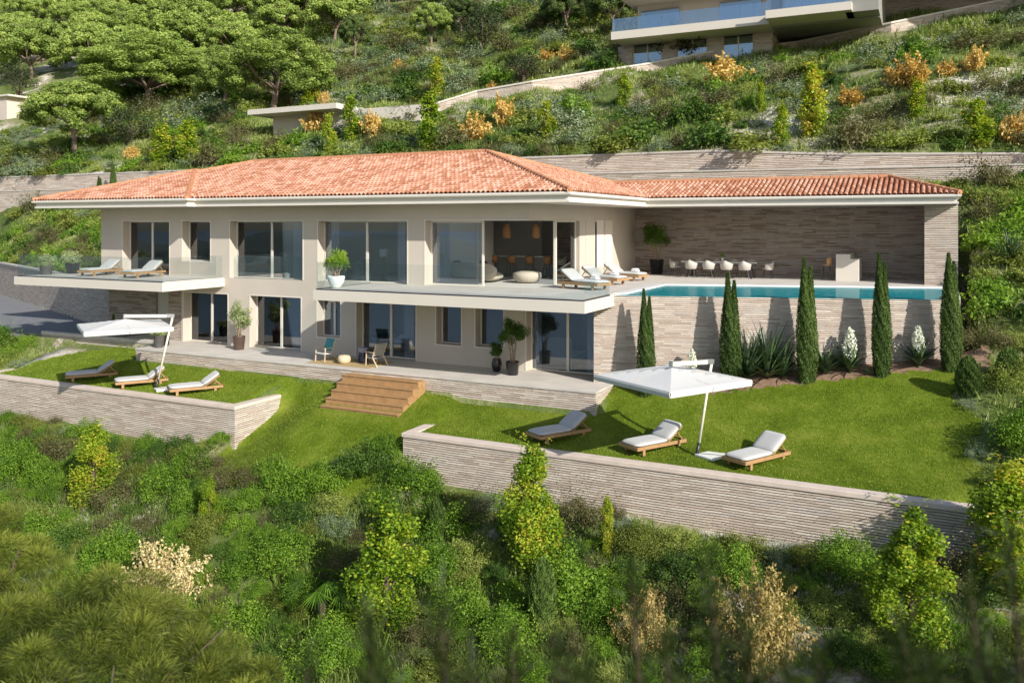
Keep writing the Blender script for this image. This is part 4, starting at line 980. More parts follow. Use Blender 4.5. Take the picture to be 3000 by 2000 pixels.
potted('smaller dark planter with a pale shrub at the far left balcony end', (-39.2, 27.0, 0), .30, .46, 'taper', 'pot_grey', round_crown(6, .85, .6, .42, 2200, .06), 'lf_pale', 0)
potted('larger dark planter with a pale shrub behind the left balcony glass', (-38.9, 28.2, 0), .36, .52, 'taper', 'pot_black', round_crown(7, 1.05, .72, .48, 2800, .06), 'lf_pale', 0)
# white bowl with a small spiky pine
def tufts(seed):
    global RNG; RNG = np.random.default_rng(seed)
    c = [(0, 0, 1.3), (.1, .05, 1.15), (-.12, 0, 1.1), (-.3, 0, .92), (-.38, .1, .84), (.28, .02, .98), (.22, -.1, 1.05), (.0, -.15, 1.0), (-.2, -.1, 1.0), (.1, .2, 1.2), (.38, 0, .92)]
    V, Fc, a = needle_puffs(c, [.15]*len(c), 130, .19, .009, sq=.8, up=.5); return np_mesh('needles', V, Fc, a)
potted('big white bowl pot with a small needle tree on the main balcony corner', (-20.85, 26.35, 0), .33, .48, 'bowl', 'white', tufts(3), 'lf_green', 4, .45, .16)

# ---- dining set under the wing roof
tb = thing('dining_table', 'long dark dining table with slanted legs under the wing roof', 'table', (-9.0, 39.75, 0))
MB().box(-1.75, -.5, .71, 1.75, .5, .75).build('tabletop', M['interior_dark'], tb, bevel=.005)
for x, y in ((-1.5, -.4), (-1.5, .4), (1.5, -.4), (1.5, .4)): MB().beam((x, y, 0), (x*.86, y*.8, .71), .07).build('leg', M['metal_dark'], tb)
def make_chair(label):
    t = thing('dining_chair', label, 'chair', group='cream shell chairs around the dining table')
    b = MB(); vs = []; fs = []; n = 14                       # wrap-around shell, open towards +y
    for k, (r, z) in enumerate(((.21, .40), (.26, .43), (.285, .62), (.30, .84), (.28, .84), (.265, .62), (.24, .46), (.18, .43))):
        for i in range(n + 1):
            a = -PI*1.08 + (PI*1.16)*i/n; zz = z - (.16*abs(math.cos(a)) if z > .7 else 0); vs.append((r*math.cos(a), r*math.sin(a)*.95, zz))
    for k in range(7):
        for i in range(n): q = k*(n+1) + i; fs.append((q, q + 1, q + n + 2, q + n + 1))
    b.add(vs, fs).build('shell', M['chairshell'], t, smooth=True)
    MB().lathe([(.22, .42), (.235, .44), (.235, .47), (.21, .49)], 20).build('seat', M['chairshell'], t)
    for x, y in ((-.18, -.16), (.18, -.16), (-.18, .16), (.18, .16)): MB().tube([(x*1.25, y*1.25, 0), (x*.8, y*.8, .43)], .011, 6).build('leg', M['metal_dark'], t)
    return t
ch = make_chair('x'); first = True
def place(o, x, y, rz, lb):
    global first
    c = o if first else dup(o); first = False; c.location = (x, y, 0); c.rotation_euler = (0, 0, rz); c['label'] = lb
for i in range(4): place(ch, -10.2 + i*.82, 39.05, .0, ['leftmost', 'second from left', 'third from left', 'rightmost'][i] + ' cream shell chair in the near row, its back to the pool')
for i in range(4): place(ch, -10.2 + i*.82, 40.45, PI, ['leftmost', 'second from left', 'third from left', 'rightmost'][i] + ' cream shell chair in the far row against the stone wall')
place(ch, -11.15, 39.75, -PI/2, 'cream shell chair at the table end near the potted tree'); place(ch, -6.85, 39.75, PI/2, 'cream shell chair at the table end near the counter')
v = MB().lathe([(.05, 0), (.06, .08), (.035, .16), (.04, .18)], 12).build('vase', M['white'], loc=(-8.9, 39.75, .75)); tag(v, 'small white vase of green sprigs on the dining table', 'vase')
link('sprigs', round_crown(31, .28, .25, .16, 160, .05), M['lf_green'], v)
ct = thing('outdoor_counter', 'stepped pale kitchen counter block under the wing roof', 'counter')
MB().box(-3.9, 39.5, 0, -3.32, 41.6, 1.17).build('tall_block', M['slab'], ct); MB().box(-3.32, 39.5, 0, -2.98, 41.6, .97).build('low_block', M['slab'], ct)
def make_stool(label, loc, rz, grp=None):
    t = thing('bar_stool', label, 'stool', loc, rz, grp)
    b = MB(); vs = []; fs = []; n = 10
    for z, r in ((.68, .17), (.84, .21), (1.0, .22)):
        for i in range(n + 1): a = -PI + PI*i/n; vs.append((r*math.cos(a), r*math.sin(a), z))
    for k in range(2):
        for i in range(n): q = k*(n+1) + i; fs.append((q, q+1, q+n+2, q+n+1))
    o = b.add(vs, fs).build('backrest', M['rattan'], t, smooth=True); m = o.modifiers.new('t', 'SOLIDIFY'); m.thickness = .02
    MB().lathe([(.15, .65), (.19, .67), (.19, .70), (.1, .71)], 16).build('seat', M['rattan'], t)
    for x, y in ((-.15, -.15), (.15, -.15), (-.15, .15), (.15, .15)): MB().tube([(x*1.3, y*1.3, 0), (x*.8, y*.8, .66)], .012, 6).build('leg', M['metal_dark'], t)
    return t
s0 = make_stool('tan bar stool at the side of the outdoor counter', (-4.3, 39.75, 0), PI/2)
# ---- lower terrace seating
def px(x, y, z): X, Y = G(x, y, z); return (X, Y, z)
rg = MB().box(-22.9, 27.0, LF + .004, -19.75, 28.7, LF + .016).build('rug', M['rug']); tag(rg, 'ochre woven rug under the lower terrace seats', 'rug')
def zig_mat():
    m, nt, out = newmat('teal_zigzag_weave'); L = nt.links.new
    tc = N(nt, 'ShaderNodeTexCoord'); sx = N(nt, 'ShaderNodeSeparateXYZ'); L(tc.outputs['UV'], sx.inputs[0])
    pp = N(nt, 'ShaderNodeMath', operation='PINGPONG'); L(sx.outputs[0], pp.inputs[0]); pp.inputs[1].default_value = .11
    a = N(nt, 'ShaderNodeMath', operation='ADD'); L(pp.outputs[0], a.inputs[0]); L(sx.outputs[1], a.inputs[1])
    d = N(nt, 'ShaderNodeMath', operation='MULTIPLY'); L(a.outputs[0], d.inputs[0]); d.inputs[1].default_value = 16
    f = N(nt, 'ShaderNodeMath', operation='FRACT'); L(d.outputs[0], f.inputs[0]); r = ramp(nt, [(.45, (.01, .14, .17)), (.55, (.12, .38, .40))], f.outputs[0])
    b = N(nt, 'ShaderNodeBsdfPrincipled', Roughness=.9); L(r.outputs[0], b.inputs['Base Color']); L(b.outputs[0], out.inputs[0]); return m
M['zig'] = zig_mat()
def armchair(label, loc, rz, back, seat, frame):
    t = thing('garden_chair', label, 'chair', loc, rz)
    for s in (-1, 1):
        MB().beam((.26, s*.29, 0), (.22, s*.29, .56), .035).build('leg', M[frame], t); MB().beam((-.42, s*.29, 0), (-.14, s*.29, .36), .04, .035).build('leg', M[frame], t)
        MB().beam((.28, s*.29, .57), (-.24, s*.29, .55), .05, .03).build('armrest', M[frame], t); MB().beam((-.10, s*.27, .32), (-.34, s*.27, .92), .035).build('back_post', M[frame], t)
    b = MB(); b.beam((.28, 0, .36), (-.14, 0, .31), .54, .035); b.build('seat', M[seat], t, bevel=.005)
    b = MB(); b.beam((-.15, 0, .42), (-.33, 0, .90), .50, .03, up=(1, 0, .3)); b.build('backrest', M[back], t)
    b = MB(); b.beam((.24, -.29, .33), (.24, .29, .33), .03, .05); b.build('cross_rail', M[frame], t); return t
armchair('armchair with teal zigzag woven back on the lower terrace rug', (-22.45, 27.65, LF), -.1 - PI/2 + PI*0 + PI*.0, 'zig', 'linen', 'woodlight').rotation_euler = (0, 0, -PI*.5 - .2)
armchair('pale wooden armchair seen from its side, right end of the rug', (-19.95, 27.7, LF), PI*.93, 'interior_dark', 'interior_dark', 'woodlight')
p = MB().lathe([(.02, 0), (.17, .0), (.24, .06), (.27, .16), (.25, .28), (.2, .33), (.02, .345)], 24).build('pouf', M['woodlight'], smooth=True, loc=(-21.35, 27.5, LF + .016)); tag(p, 'round straw coloured woven pouf on the terrace rug', 'pouf')
t = thing('side_table', 'navy drum side table with lilac top beside the lower terrace pouf', 'table', (-20.95, 28.2, LF + .016))
MB().lathe([(.21, 0), (.22, .03), (.16, .38)], 24).build('drum', M['navy'], t); MB().lathe([(.15, .381), (.2, .50), (.22, .56), (.2, .565)], 24).build('top', M['lilac'], t)

# ================================================================== things seen through the glass
def curtain(label, x0, x1, y, z0, z1):
    y -= .12; b = MB(); n = int((x1 - x0)/.035); vs = []
    for i in range(n + 1):
        x = lerp(x0, x1, i/n); yy = y + .045*math.sin(i*1.15) + .02*math.sin(i*.4); vs += [(x, yy, z0), (x, yy, z1)]
    b.add(vs, [(2*i, 2*i+2, 2*i+3, 2*i+1) for i in range(n)]); o = b.build('curtain', M['curtain'], smooth=True); tag(o, label, 'curtain', 'white curtains behind the villa windows')
def wx(p): return XF(p, 29.95)
curtain('white curtain at left side of the upper leftmost balcony door', wx(382), wx(398), 30.0, .02, 2.6)
curtain('white curtain at left side of the upper french window above the entrance', wx(700), wx(722), 30.0, .02, 2.6)
curtain('white curtain at right side of the upper french window above the entrance', wx(862), wx(886), 30.0, .02, 2.6)
curtain('white curtain at left side of the upper door behind the white bowl pot', wx(958), wx(995), 30.0, .02, 2.6)
curtain('white curtain at right side of the upper door behind the white bowl pot', wx(1168), wx(1192), 30.0, .02, 2.6)
curtain('gathered white curtain at the left of the living room opening', wx(1285), wx(1318), 30.15, .02, 2.6)
curtain('white curtain inside the lower left door nearest the entrance', wx(556), wx(590), 30.0, LF, -.8)
curtain('white curtain inside the lower door behind the brown pot', wx(752), wx(790), 30.0, LF, -.8)
curtain('white curtain inside the lower door behind the terrace seats, right side', wx(1186), wx(1216), 30.0, LF, -.8)
curtain('white curtain at left side of the lower right door below the pool terrace', wx(1562), wx(1590), 30.0, LF, -.8)
curtain('white curtain at right side of the lower right door below the pool terrace', wx(1722), wx(1756), 30.0, LF, -.8)
def bed(label, x, y, z, rz=0):
    t = thing('bed', label, 'bed', (x, y, z), rz)
    MB().box(-.85, -1.0, .05, .85, 1.0, .30).build('bed_base', M['sofa'], t, bevel=.02); MB().pad(0, 0, .42, 1.72, 2.0, .26).build('mattress', M['linen'], t, smooth=True)
    MB().box(-.9, .98, 0, .9, 1.08, 1.15).build('headboard', M['interior_dark'], t); MB().pad(0, -.45, .55, 1.76, 1.05, .10).build('throw', M['throw'], t, smooth=True)
    for s in (-1, 1): MB().pad(s*.42, .68, .62, .62, .42, .2).build('pillow', M['linen'], t, smooth=True)
bed('bed with white pillows behind the lower door beside the brown pot', XF(830, 31.8), 31.9, LF, -PI/2)
bed('bed behind the lower door at the terrace seats', XF(1160, 32), 32.2, LF, -PI/2)
bed('bed with charcoal throw behind the lower right door', XF(1640, 31.6), 31.8, LF, PI)
t = thing('table_lamp', 'table lamp with pale drum shade behind the upper door', 'lamp', (XF(1125, 31), 31.0, 0)); MB().lathe([(.15, 0), (.15, .02), (.02, .04), (.02, 1.1)], 16).build('lamp_stand', M['metal_dark'], t); MB().lathe([(.2, 1.05), (.2, 1.38)], 24, close=False).build('lamp_shade', M['linen'], t)
t = thing('sofa', 'sand coloured sofa seen through the living room opening', 'sofa', (-16.6, 32.2, 0)); MB().pad(-1.3, 0, .25, 2.4, .95, .4).build('seat', M['sofa'], t, smooth=True); MB().pad(-1.3, -.42, .5, 2.5, .22, .62).build('backrest', M['sofa'], t, smooth=True)
for i, x in enumerate((-2.1, -1.4, -.8)): MB().pad(x, -.22, .68, .46, .16, .42).build('cushion', M['throw' if i % 2 == 0 else 'linen'], t, smooth=True)
a = MB().lathe([(.30, 0), (.5, .05), (.62, .25), (.6, .42), (.3, .48)], 28).build('round_ottoman', M['sofa'], smooth=True, loc=(-15.6, 32.6, 0)); tag(a, 'round sand coloured ottoman beside the indoor sofa', 'ottoman')
t = thing('kitchen_bar', 'long bar counter with white top at the back of the living room', 'counter'); MB().box(-19.6, 36.4, 0, -14.6, 37.1, .92).build('bar_body', M['interior_dark'], t); MB().box(-19.65, 36.3, .92, -14.55, 37.15, .97).build('bar_top', M['white'], t)
for i in range(5):
    c = dup(s0, (-19.0 + i*.95, 36.0, 0), 0, ['leftmost', 'second', 'middle', 'fourth', 'rightmost'][i] + ' tan bar stool along the indoor kitchen bar', 'bar stools at the indoor kitchen bar')
pd = None
for i, x in enumerate((-17.6, -16.1, -14.7)):
    lb = ['leftmost', 'middle', 'rightmost'][i] + ' woven pendant lamp over the indoor bar'
    if pd is None:
        pd = thing('pendant_lamp', lb, 'lamp', (x, 34.6, 0), group='woven pendant lamps'); MB().lathe([(.03, 2.52), (.08, 2.48), (.16, 2.36), (.19, 2.1), (.17, 1.88), (.14, 1.85)], 16).build('lamp_shade', M['rattan'], pd); MB().tube([(0, 0, 2.5), (0, 0, 2.74)], .01, 5).build('cord', M['metal_dark'], pd)
    else: dup(pd, (x, 34.6, 0), 0, lb)

# ================================================================== house up the hill
YU = 70.0
up = thing('hillside_house', 'cream and stone modern house with glass balconies high on the hill, top right', 'house')
def U(x, y, Y=YU): return PV(x, y, Y)
zs = U(2020, 70, 68)[1]; zb = U(2020, 94, 68)[1]; zf = U(2020, 178, 71)[1]
xA, xB = U(1790, 70, 68)[0], U(2252, 30, 68)[0]; xC = U(2496, 20, 67)[0]
MB().box(xA, 68, zb, xB, 80, zs).build('balcony_slab', M['slab'], up); MB().box(xB + .005, 66.6, zb + .1, xC, 80, zs + .05).build('balcony_slab', M['slab'], up)
x0, x1 = U(1811, 150, 71)[0], U(2263, 130, 71)[0]
ws = [(U(a, 100, 71)[0], U(c, 100, 71)[0]) for a, c in ((1853, 1938), (1982, 2071), (2117, 2207))]
wh0, wh1 = zf - .2, zf + 2.35; b = MB(); cur = x0
for a, c in ws: b.box(cur, 71, zf - 2.5, a, 71.4, zb); b.box(a, 71, wh1, c, 71.4, zb); b.box(a, 71, zf - 2.5, c, 71.4, wh0); cur = c
b.box(cur, 71, zf - 2.5, x1, 71.4, zb); b.box(x1 - .4, 71.4, zf - 2.5, x1, 84, zb); b.build('stone_wall', M['stone_far'], up)
for a, c in ws:
    f = MB(); 
    for p, q in ((a, a + .08), (c - .08, c), ((a + c)/2 - .05, (a + c)/2 + .05)): f.box(p, 71.2, wh0, q, 71.3, wh1)
    f.box(a + .08, 71.2, wh1 - .08, c - .08, 71.3, wh1); f = f.build('window', M['metal_cream'], up); MB().box(a + .08, 71.24, wh0, c - .08, 71.26, wh1 - .08).build('pane', M['railblue'], f)
    MB().box(a, 72.2, wh0, c, 72.3, wh1).build('curtain_lining', M['curtain'], up)
MB().box(x0, 74, zf - 1, x1, 74.1, zb).build('inner_wall', M['interior'], up)
for i in range(12):
    a, c = lerp(xA + .1, xB - .05, i/12), lerp(xA + .1, xB - .05, (i + 1)/12) - .03; MB().box(a, 68.08, zs, c, 68.11, zs + 1.1).build('glass_balustrade', M['railblue'], up)
for i in range(6):
    a, c = lerp(xB + .1, xC - .05, i/6), lerp(xB + .1, xC - .05, (i + 1)/6) - .03; MB().box(a, 66.68, zs + .05, c, 66.71, zs + 1.15).build('glass_balustrade', M['railblue'], up)
xr0 = U(1868, 20, 72.5)[0]
MB().box(xr0, 72.5, zs, xB - .6, 72.8, zs + 3.2).build('upper_wall', M['render'], up); MB().box(xB + .4, 72.4, zs + .05, xC + .6, 72.7, zs + 3.2).build('upper_wall', M['render'], up)
for i, (a, c) in enumerate([(U(p, 30, 72.5)[0], U(q, 30, 72.5)[0]) for p, q in ((1880, 1990), (2110, 2230), (2300, 2480))]): MB().box(a, 72.35, zs + .02, c, 72.39, zs + 2.6).build('pane', M['railblue'], up)
MB().box(U(1812, 20, 69.5)[0], 69.5, zs + 3.2, xC + 2, 82, zs + 3.7).build('roof_slab', M['slab'], up)
xD = U(2574, 20, 78)[0]; xE = U(2574, 20, 67.4)[0]
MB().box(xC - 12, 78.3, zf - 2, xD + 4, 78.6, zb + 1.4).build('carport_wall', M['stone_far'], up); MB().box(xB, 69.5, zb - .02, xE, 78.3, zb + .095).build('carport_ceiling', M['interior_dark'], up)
MB().box(xC - .5, 67.4, zb + .1, xE, 80, zs + 4).build('carport_shade_block', M['interior_dark'], up); MB().box(xD, 78, zf - 2, xD + 36, 78.3, zs + 8).build('side_stone_wall', M['stone_dark'], up)  # dark block paints the carport's inner shade; side wall stone also darkened
MB().box(xD - 4, 69, zs + 4.3, xD + 37, 78, zs + 4.9).build('roof_slab', M['slab'], up)  # unseen overhang above the view, added to shade the side stone wall
# diagonal road wall climbing to that house
rw = [(1230, 318), (1399, 267), (1560, 240), (1750, 210), (1900, 187), (2090, 152), (2335, 124), (2611, 70), (2962, -2), (3100, -40)]
pts = [hit(x, y + 27) for x, y in rw]; t = thing('road_wall', 'pale stone wall climbing diagonally to the house up the hill', 'stone wall')
b = MB(); c = MB()
for p, q in zip(pts, pts[1:]):
    for bb, o, d0, d1 in ((b, 0, -1.6, .72), (c, .08, .72, .86)):
        bb.add([(p[0], p[1] - o, p[2] + d0), (q[0], q[1] - o, q[2] + d0), (q[0], q[1] + .4 + o, q[2] + d0), (p[0], p[1] + .4 + o, p[2] + d0), (p[0], p[1] - o, p[2] + d1), (q[0], q[1] - o, q[2] + d1), (q[0], q[1] + .4 + o, q[2] + d1), (p[0], p[1] + .4 + o, p[2] + d1)], [(0,3,2,1),(4,5,6,7),(0,1,5,4),(1,2,6,5),(2,3,7,6),(3,0,4,7)])
b.build('masonry', M['stone_far'], t); c.build('coping', M['slab'], t)
X0, z0_ = PV(2953, 598, 45); t = thing('bank_wall', 'short stone wall stub on the bank at the right picture edge', 'stone wall'); MB().box(X0, 45, z0_ - 3, X0 + 8, 45.4, z0_ - .1).build('masonry', M['stone_far'], t); MB().box(X0 - .05, 44.95, z0_ - .1, X0 + 8, 45.45, z0_).build('coping', M['capgrey'], t)
# flat roofed shelter and white slab mid hill, small outbuilding at far left
P0 = hit(860, 395); Yc = P0[1]
t = thing('flat_roof_shelter', 'low shelter with a thin flat beige roof behind the left half of the villa roof', 'shelter')
a, z1 = PV(725, 337, Yc - 2); c = PV(985, 330, Yc - 2)[0]; MB().box(a, Yc - 2, z1, c, Yc + 5, z1 + .45).build('roof', M['slab'], t); MB().box(PV(800, 380, Yc)[0], Yc, P0[2] - 2, c, Yc + 4, z1).build('wall', M['render'], t)
P1 = hit(1130, 350); a, z1 = PV(1035, 345, P1[1]); c, _ = PV(1232, 320, P1[1])
t = MB().box(a, P1[1], z1 - .6, c, P1[1] + 3, z1 + .7).build('concrete_ramp', M['slab']); tag(t, 'long pale concrete ramp edge among shrubs behind the villa ridge', 'ramp')
P2 = hit(10, 352); t = thing('outbuilding', 'small pinkish outbuilding cut by the left picture edge', 'building')
MB().box(P2[0] - 9, P2[1], P2[2] - 1, PV(20, 300, P2[1])[0], P2[1] + 6, PV(10, 284, P2[1])[1]).build('wall', M['cap'], t); MB().box(P2[0] - 9.3, P2[1] - .4, PV(10, 284, P2[1])[1], PV(32, 300, P2[1])[0], P2[1] + 6, PV(10, 279, P2[1])[1]).build('roof', M['slab'], t)
for pl, lb in (([(950, 150), (1140, 118), (1155, 132), (960, 168)], 'pale gravel road far up the slope'), ([(1150, 295), (1010, 320), (900, 345), (1250, 300), (1330, 270), (1240, 262)], None), ([(40, 330), (190, 200), (260, 205), (110, 350)], None)):
    pass
# ================================================================== vegetation
lib = {}
def variants(key, fn, n):
    lib[key] = [fn(i) for i in range(n)]
def put(name, me, m, label, cat, grp, loc, rz, s, extra=None):
    o = bpy.data.objects.new(name, me); COL.objects.link(o)
    if not me.materials: me.materials.append(m)
    o.location = loc; o.rotation_euler = (0, 0, rz); o.scale = s if hasattr(s, '__len__') else (s, s, s)
    if me.materials[0] != m: o.material_slots[0].link = 'OBJECT'; o.material_slots[0].material = m
    return tag(o, label, cat, grp)
def tree(name, label, cat, loc, rz, s, tm, cm, lm, bark='bark', grp=None):
    t = thing(name, label, cat, loc, rz, grp); t.scale = s if hasattr(s, '__len__') else (s, s, s)
    if not tm.materials: tm.materials.append(M[bark])
    if not cm.materials: cm.materials.append(M[lm])
    for n_, me, mm in (('trunk', tm, M[bark]), ('crown', cm, M[lm])):
        o = bpy.data.objects.new(n_, me); COL.objects.link(o); o.parent = t
        if me.materials[0] != mm: o.material_slots[0].link = 'OBJECT'; o.material_slots[0].material = mm
    return t
# near shrubs (fine leaves) and far shrubs (coarser)
SH = {'n': [shrub_mesh('round', 100 + i, 10000, .062, 1.0, .95 + .1*i, 40) for i in range(4)], 'na': [shrub_mesh('airy', 120 + i, 4600, .052, 1.0, 1.1, 24) for i in range(2)],
      'f': [shrub_mesh('round', 140 + i, 1500, .15, 1.0, .8 + .1*i, 20) for i in range(4)], 'fa': [shrub_mesh('airy', 160 + i, 1100, .12, 1.0, 1.15, 18) for i in range(2)],
      'np': [spire_shrub_mesh(180 + i, 8000, .05, 1.0, 1.0, 40) for i in range(2)], 'fp': [spire_shrub_mesh(190 + i, 1500, .13, 1.0, 1.0) for i in range(2)]}
KN = {'green': ('lf_green', 'green_shrub', 'bright green leafy shrub'), 'dark': ('lf_dark', 'dark_shrub', 'dark green dense shrub'), 'olive': ('lf_olive', 'olive_shrub', 'olive green low shrub'),
      'brown': ('lf_brown', 'brownish_shrub', 'brownish airy twiggy shrub'), 'silver': ('lf_silver', 'silver_shrub', 'silver grey fine leaved shrub'), 'lime': ('lf_lime', 'lime_shrub', 'yellow green low mound shrub')}
KC = {}
def shrub(kind, x, y, s, zone, near, sh=None, z=None):
    if KC.get(kind, 0) > 285: kind = min(KN, key=lambda k: KC.get(k, 0))
    KC[kind] = KC.get(kind, 0) + 1
    lf, nm, lb = KN[kind]; airy = kind in ('brown',); pool_ = SH[('n' if near else 'f') + ('a' if airy else '')]
    me = R.choice(pool_); g = (ground(x, y) if z is None else z) - .12*s
    if kind == 'silver': me = R.choice(SH['na' if near else 'fa'])
    hs = (sh or 1) * (.75 if kind in ('lime', 'olive', 'silver') else 1.0)
    return put(nm, me, M[lf], lb + ' ' + zone, 'shrub', lb + 's ' + zone, (x, y, g), R.uniform(0, 6.28), (s*R.uniform(.9, 1.1), s*R.uniform(.9, 1.1), s*hs*R.uniform(.85, 1.15)))
taken = []
def free(x, y, r):
    for a, b, q in taken:
        if (x - a)**2 + (y - b)**2 < (r + q)**2*.42: return False
    return True
def pixel(x, y, z):
    l = x*RT[0] + y*RT[1]; d = x*FW[0] + y*FW[1]
    return (CX + F*l/d, HY - F*(z - CZ)/d, d) if d > .5 else (-1e5, -1e5, d)
# --- front slope, placed ones from the photo first: (x, y_base, height px, kind)
def sized(x, y, hpx):
    X, Y, z, d = hit(x, y); return X, Y, z, hpx*d/F
front = [(60, 1400, 230, 'green'), (170, 1340, 170, 'brown'), (100, 1600, 200, 'green'), (330, 1480, 180, 'brown'), (480, 1450, 170, 'green'), (560, 1400, 120, 'green'), (700, 1430, 160, 'brown'), (850, 1460, 170, 'green'), (960, 1420, 140, 'green'), (1080, 1400, 200, 'dark'), (1200, 1430, 180, 'green'), (1130, 1330, 100, 'green'), (1010, 1370, 90, 'silver'), (620, 1570, 150, 'olive'), (520, 1700, 150, 'olive'), (720, 1700, 150, 'green'), (850, 1650, 190, 'green'), (330, 1650, 170, 'green'), (1300, 1560, 230, 'green'), (1250, 1700, 200, 'green'), (1400, 1520, 160, 'brown'), (1350, 1800, 200, 'green'), (1700, 1530, 170, 'brown'), (1650, 1750, 230, 'green'), (1880, 1620, 170, 'olive'), (2010, 1560, 130, 'lime'), (2120, 1700, 190, 'green'), (2180, 1620, 170, 'olive'), (2290, 1580, 130, 'silver'), (2370, 1590, 120, 'olive'), (2490, 1600, 180, 'green'), (1850, 1520, 90, 'silver'), (700, 1850, 200, 'green'), (500, 1800, 160, 'green'), (1040, 1850, 190, 'green'), (1500, 1900, 220, 'green'), (2780, 1640, 220, 'brown'), (260, 1800, 160, 'dark'), (1480, 1440, 110, 'silver'), (930, 1960, 200, 'green'), (2850, 1560, 170, 'dark'), (990, 1560, 120, 'silver'), (1180, 1560, 180, 'olive')]
for x, y, h, k in front:
    X, Y, z, H = sized(x, y, h)
    if Y > 22.8 and not -23.3 < X < -15.9: Y = 22.7; z = ground(X, Y)
    s = min(1.15, H*.56); shrub(k, X, Y, s, 'on the slope below the garden walls', True); taken.append((X, Y, s))
def col_at(x, y, top, w, near, lb, name='golden_tree'):
    X, Y, z, d = hit(x, y); H = (y - top)*d/F; W_ = w*d/F; i = R.randrange(4); key = 'cn' if near else 'cf'
    tb_ = lib[key][i]; t = tree(name, lb, 'tree', (X, Y, z - .1), R.uniform(0, 6), (W_/.92, W_/.92, H/2.98), tb_[0], tb_[1], 'lf_yellow', 'barkdark', 'yellow green columnar trees'); taken.append((X, Y, W_*.5)); return t
def colpair(i, n, sz):
    tb_ = MB(); tb_.tube([(0, 0, -.2), (.02, 0, 1.0), (0, .02, 2.4)], [.05, .04, .015], 6)
    for k in range(6): a = k*1.1; tb_.tube([(0, 0, .3 + k*.3), (.25*math.cos(a), .25*math.sin(a), .8 + k*.33)], [.018, .006], 4)
    me = bpy.data.meshes.new('column_trunk'); me.from_pydata(tb_.v, [], tb_.f); return me, column_mesh(200 + i, n, sz)
lib['cn'] = [colpair(i, 13000, .056) for i in range(4)]; lib['cf'] = [colpair(5 + i, 3200, .11) for i in range(4)]
for x, y, tp, w, lb in ((272, 1480, 1235, 120, 'beside the left end of the left garden wall'), (1133, 1850, 1445, 190, 'tallest in the foreground scrub, left of centre'), (1560, 1680, 1285, 165, 'overlapping the coping of the right garden wall'), (2672, 1900, 1465, 195, 'half shaded, below the right end of the right garden wall'), (2960, 1770, 1340, 210, 'cut by the right picture edge below the lawn'), (612, 1540, 1385, 55, 'very thin one before the left garden wall corner'), (1780, 1650, 1440, 42, 'very thin one before the right garden wall')):
    col_at(x, y, tp, w, True, 'yellow green leafy columnar tree, ' + lb)
# ochre and straw shrubs in front
for x, y, h, w, lf, lb in ((465, 1800, 200, 300, 'lf_straw', 'straw yellow spreading shrub in the lower left foreground'), (1890, 1920, 190, 190, 'lf_ochre', 'ochre yellow upright shrub at the bottom centre right'), (2225, 1970, 290, 320, 'lf_ochre', 'large shaded ochre brown shrub at the bottom right')):
    X, Y, z, d = hit(x, y); put('golden_shrub', R.choice(SH['np']), M[lf], lb, 'shrub', None, (X, Y, z), R.random()*6, (w*d/F/1.7, w*d/F/1.7, h*d/F/1.0)); taken.append((X, Y, .8))
# palm
X, Y, z, d = hit(945, 1850); t = thing('fan_palm', 'dark green fan palm in the shaded foreground scrub', 'palm', (X, Y, z))
def palm():
    rr = random.Random(5); V = []; Fc = []; A_ = []
    for i in range(16):
        a = rr.uniform(0, 6.28); el = rr.uniform(.1, 1.3); ln = rr.uniform(.6, .95); c = Vector((math.cos(a)*math.cos(el), math.sin(a)*math.cos(el), math.sin(el)))*ln + Vector((0, 0, .7)); side = Vector((-math.sin(a), math.cos(a), 0)); out = Vector((math.cos(a), math.sin(a), -.35)).normalized()
        for k in range(15):
            q = -1.25 + 2.5*k/14; d_ = (out*math.cos(q) + side*math.sin(q)).normalized(); e = c + d_*.55 - Vector((0, 0, .12)); o = len(V); w_ = side*.018 if abs(q) < .8 else out*.018
            V += [c - w_*.4, c.lerp(e, .5) - w_, e, c.lerp(e, .5) + w_]; Fc.append((o, o+1, o+2, o+3)); A_.append(rr.random()*.7)
    return np_mesh('palm_fronds', np.array([tuple(v) for v in V]), np.array(Fc), np.array(A_))
MB().tube([(0, 0, -.2), (0, 0, .75)], [.13, .10], 8).build('trunk', M['barkdark'], t); link('fronds', palm(), M['lf_green'], t); taken.append((X, Y, .7))
# scatter over the front slope
kinds = ['green']*8 + ['dark']*3 + ['olive']*5 + ['brown']*4 + ['silver']*1 + ['lime']*4
cnt = 0
for _ in range(26000):
    x = R.uniform(-40, 9); y = R.uniform(12.2, 23.1); s = R.uniform(.35, .85)
    if -23.4 < x < -15.9 and y > 21.7 + .4*math.sin(x*.9): continue
    g = ground(x, y)
    if y > 21.6 and (x < -23.2 or x > -15.9): s = min(s, (-4.75 - g)/1.5)
    if s < .3: continue
    p = pixel(x, y, g + s*.6)
    if not (-150 < p[0] < 3150 and p[1] < 2150) or not free(x, y, s): continue
    taken.append((x, y, s)); shrub(R.choice(kinds), x, y, s, 'on the slope below the garden walls', True); cnt += 1
    if cnt > 640: break
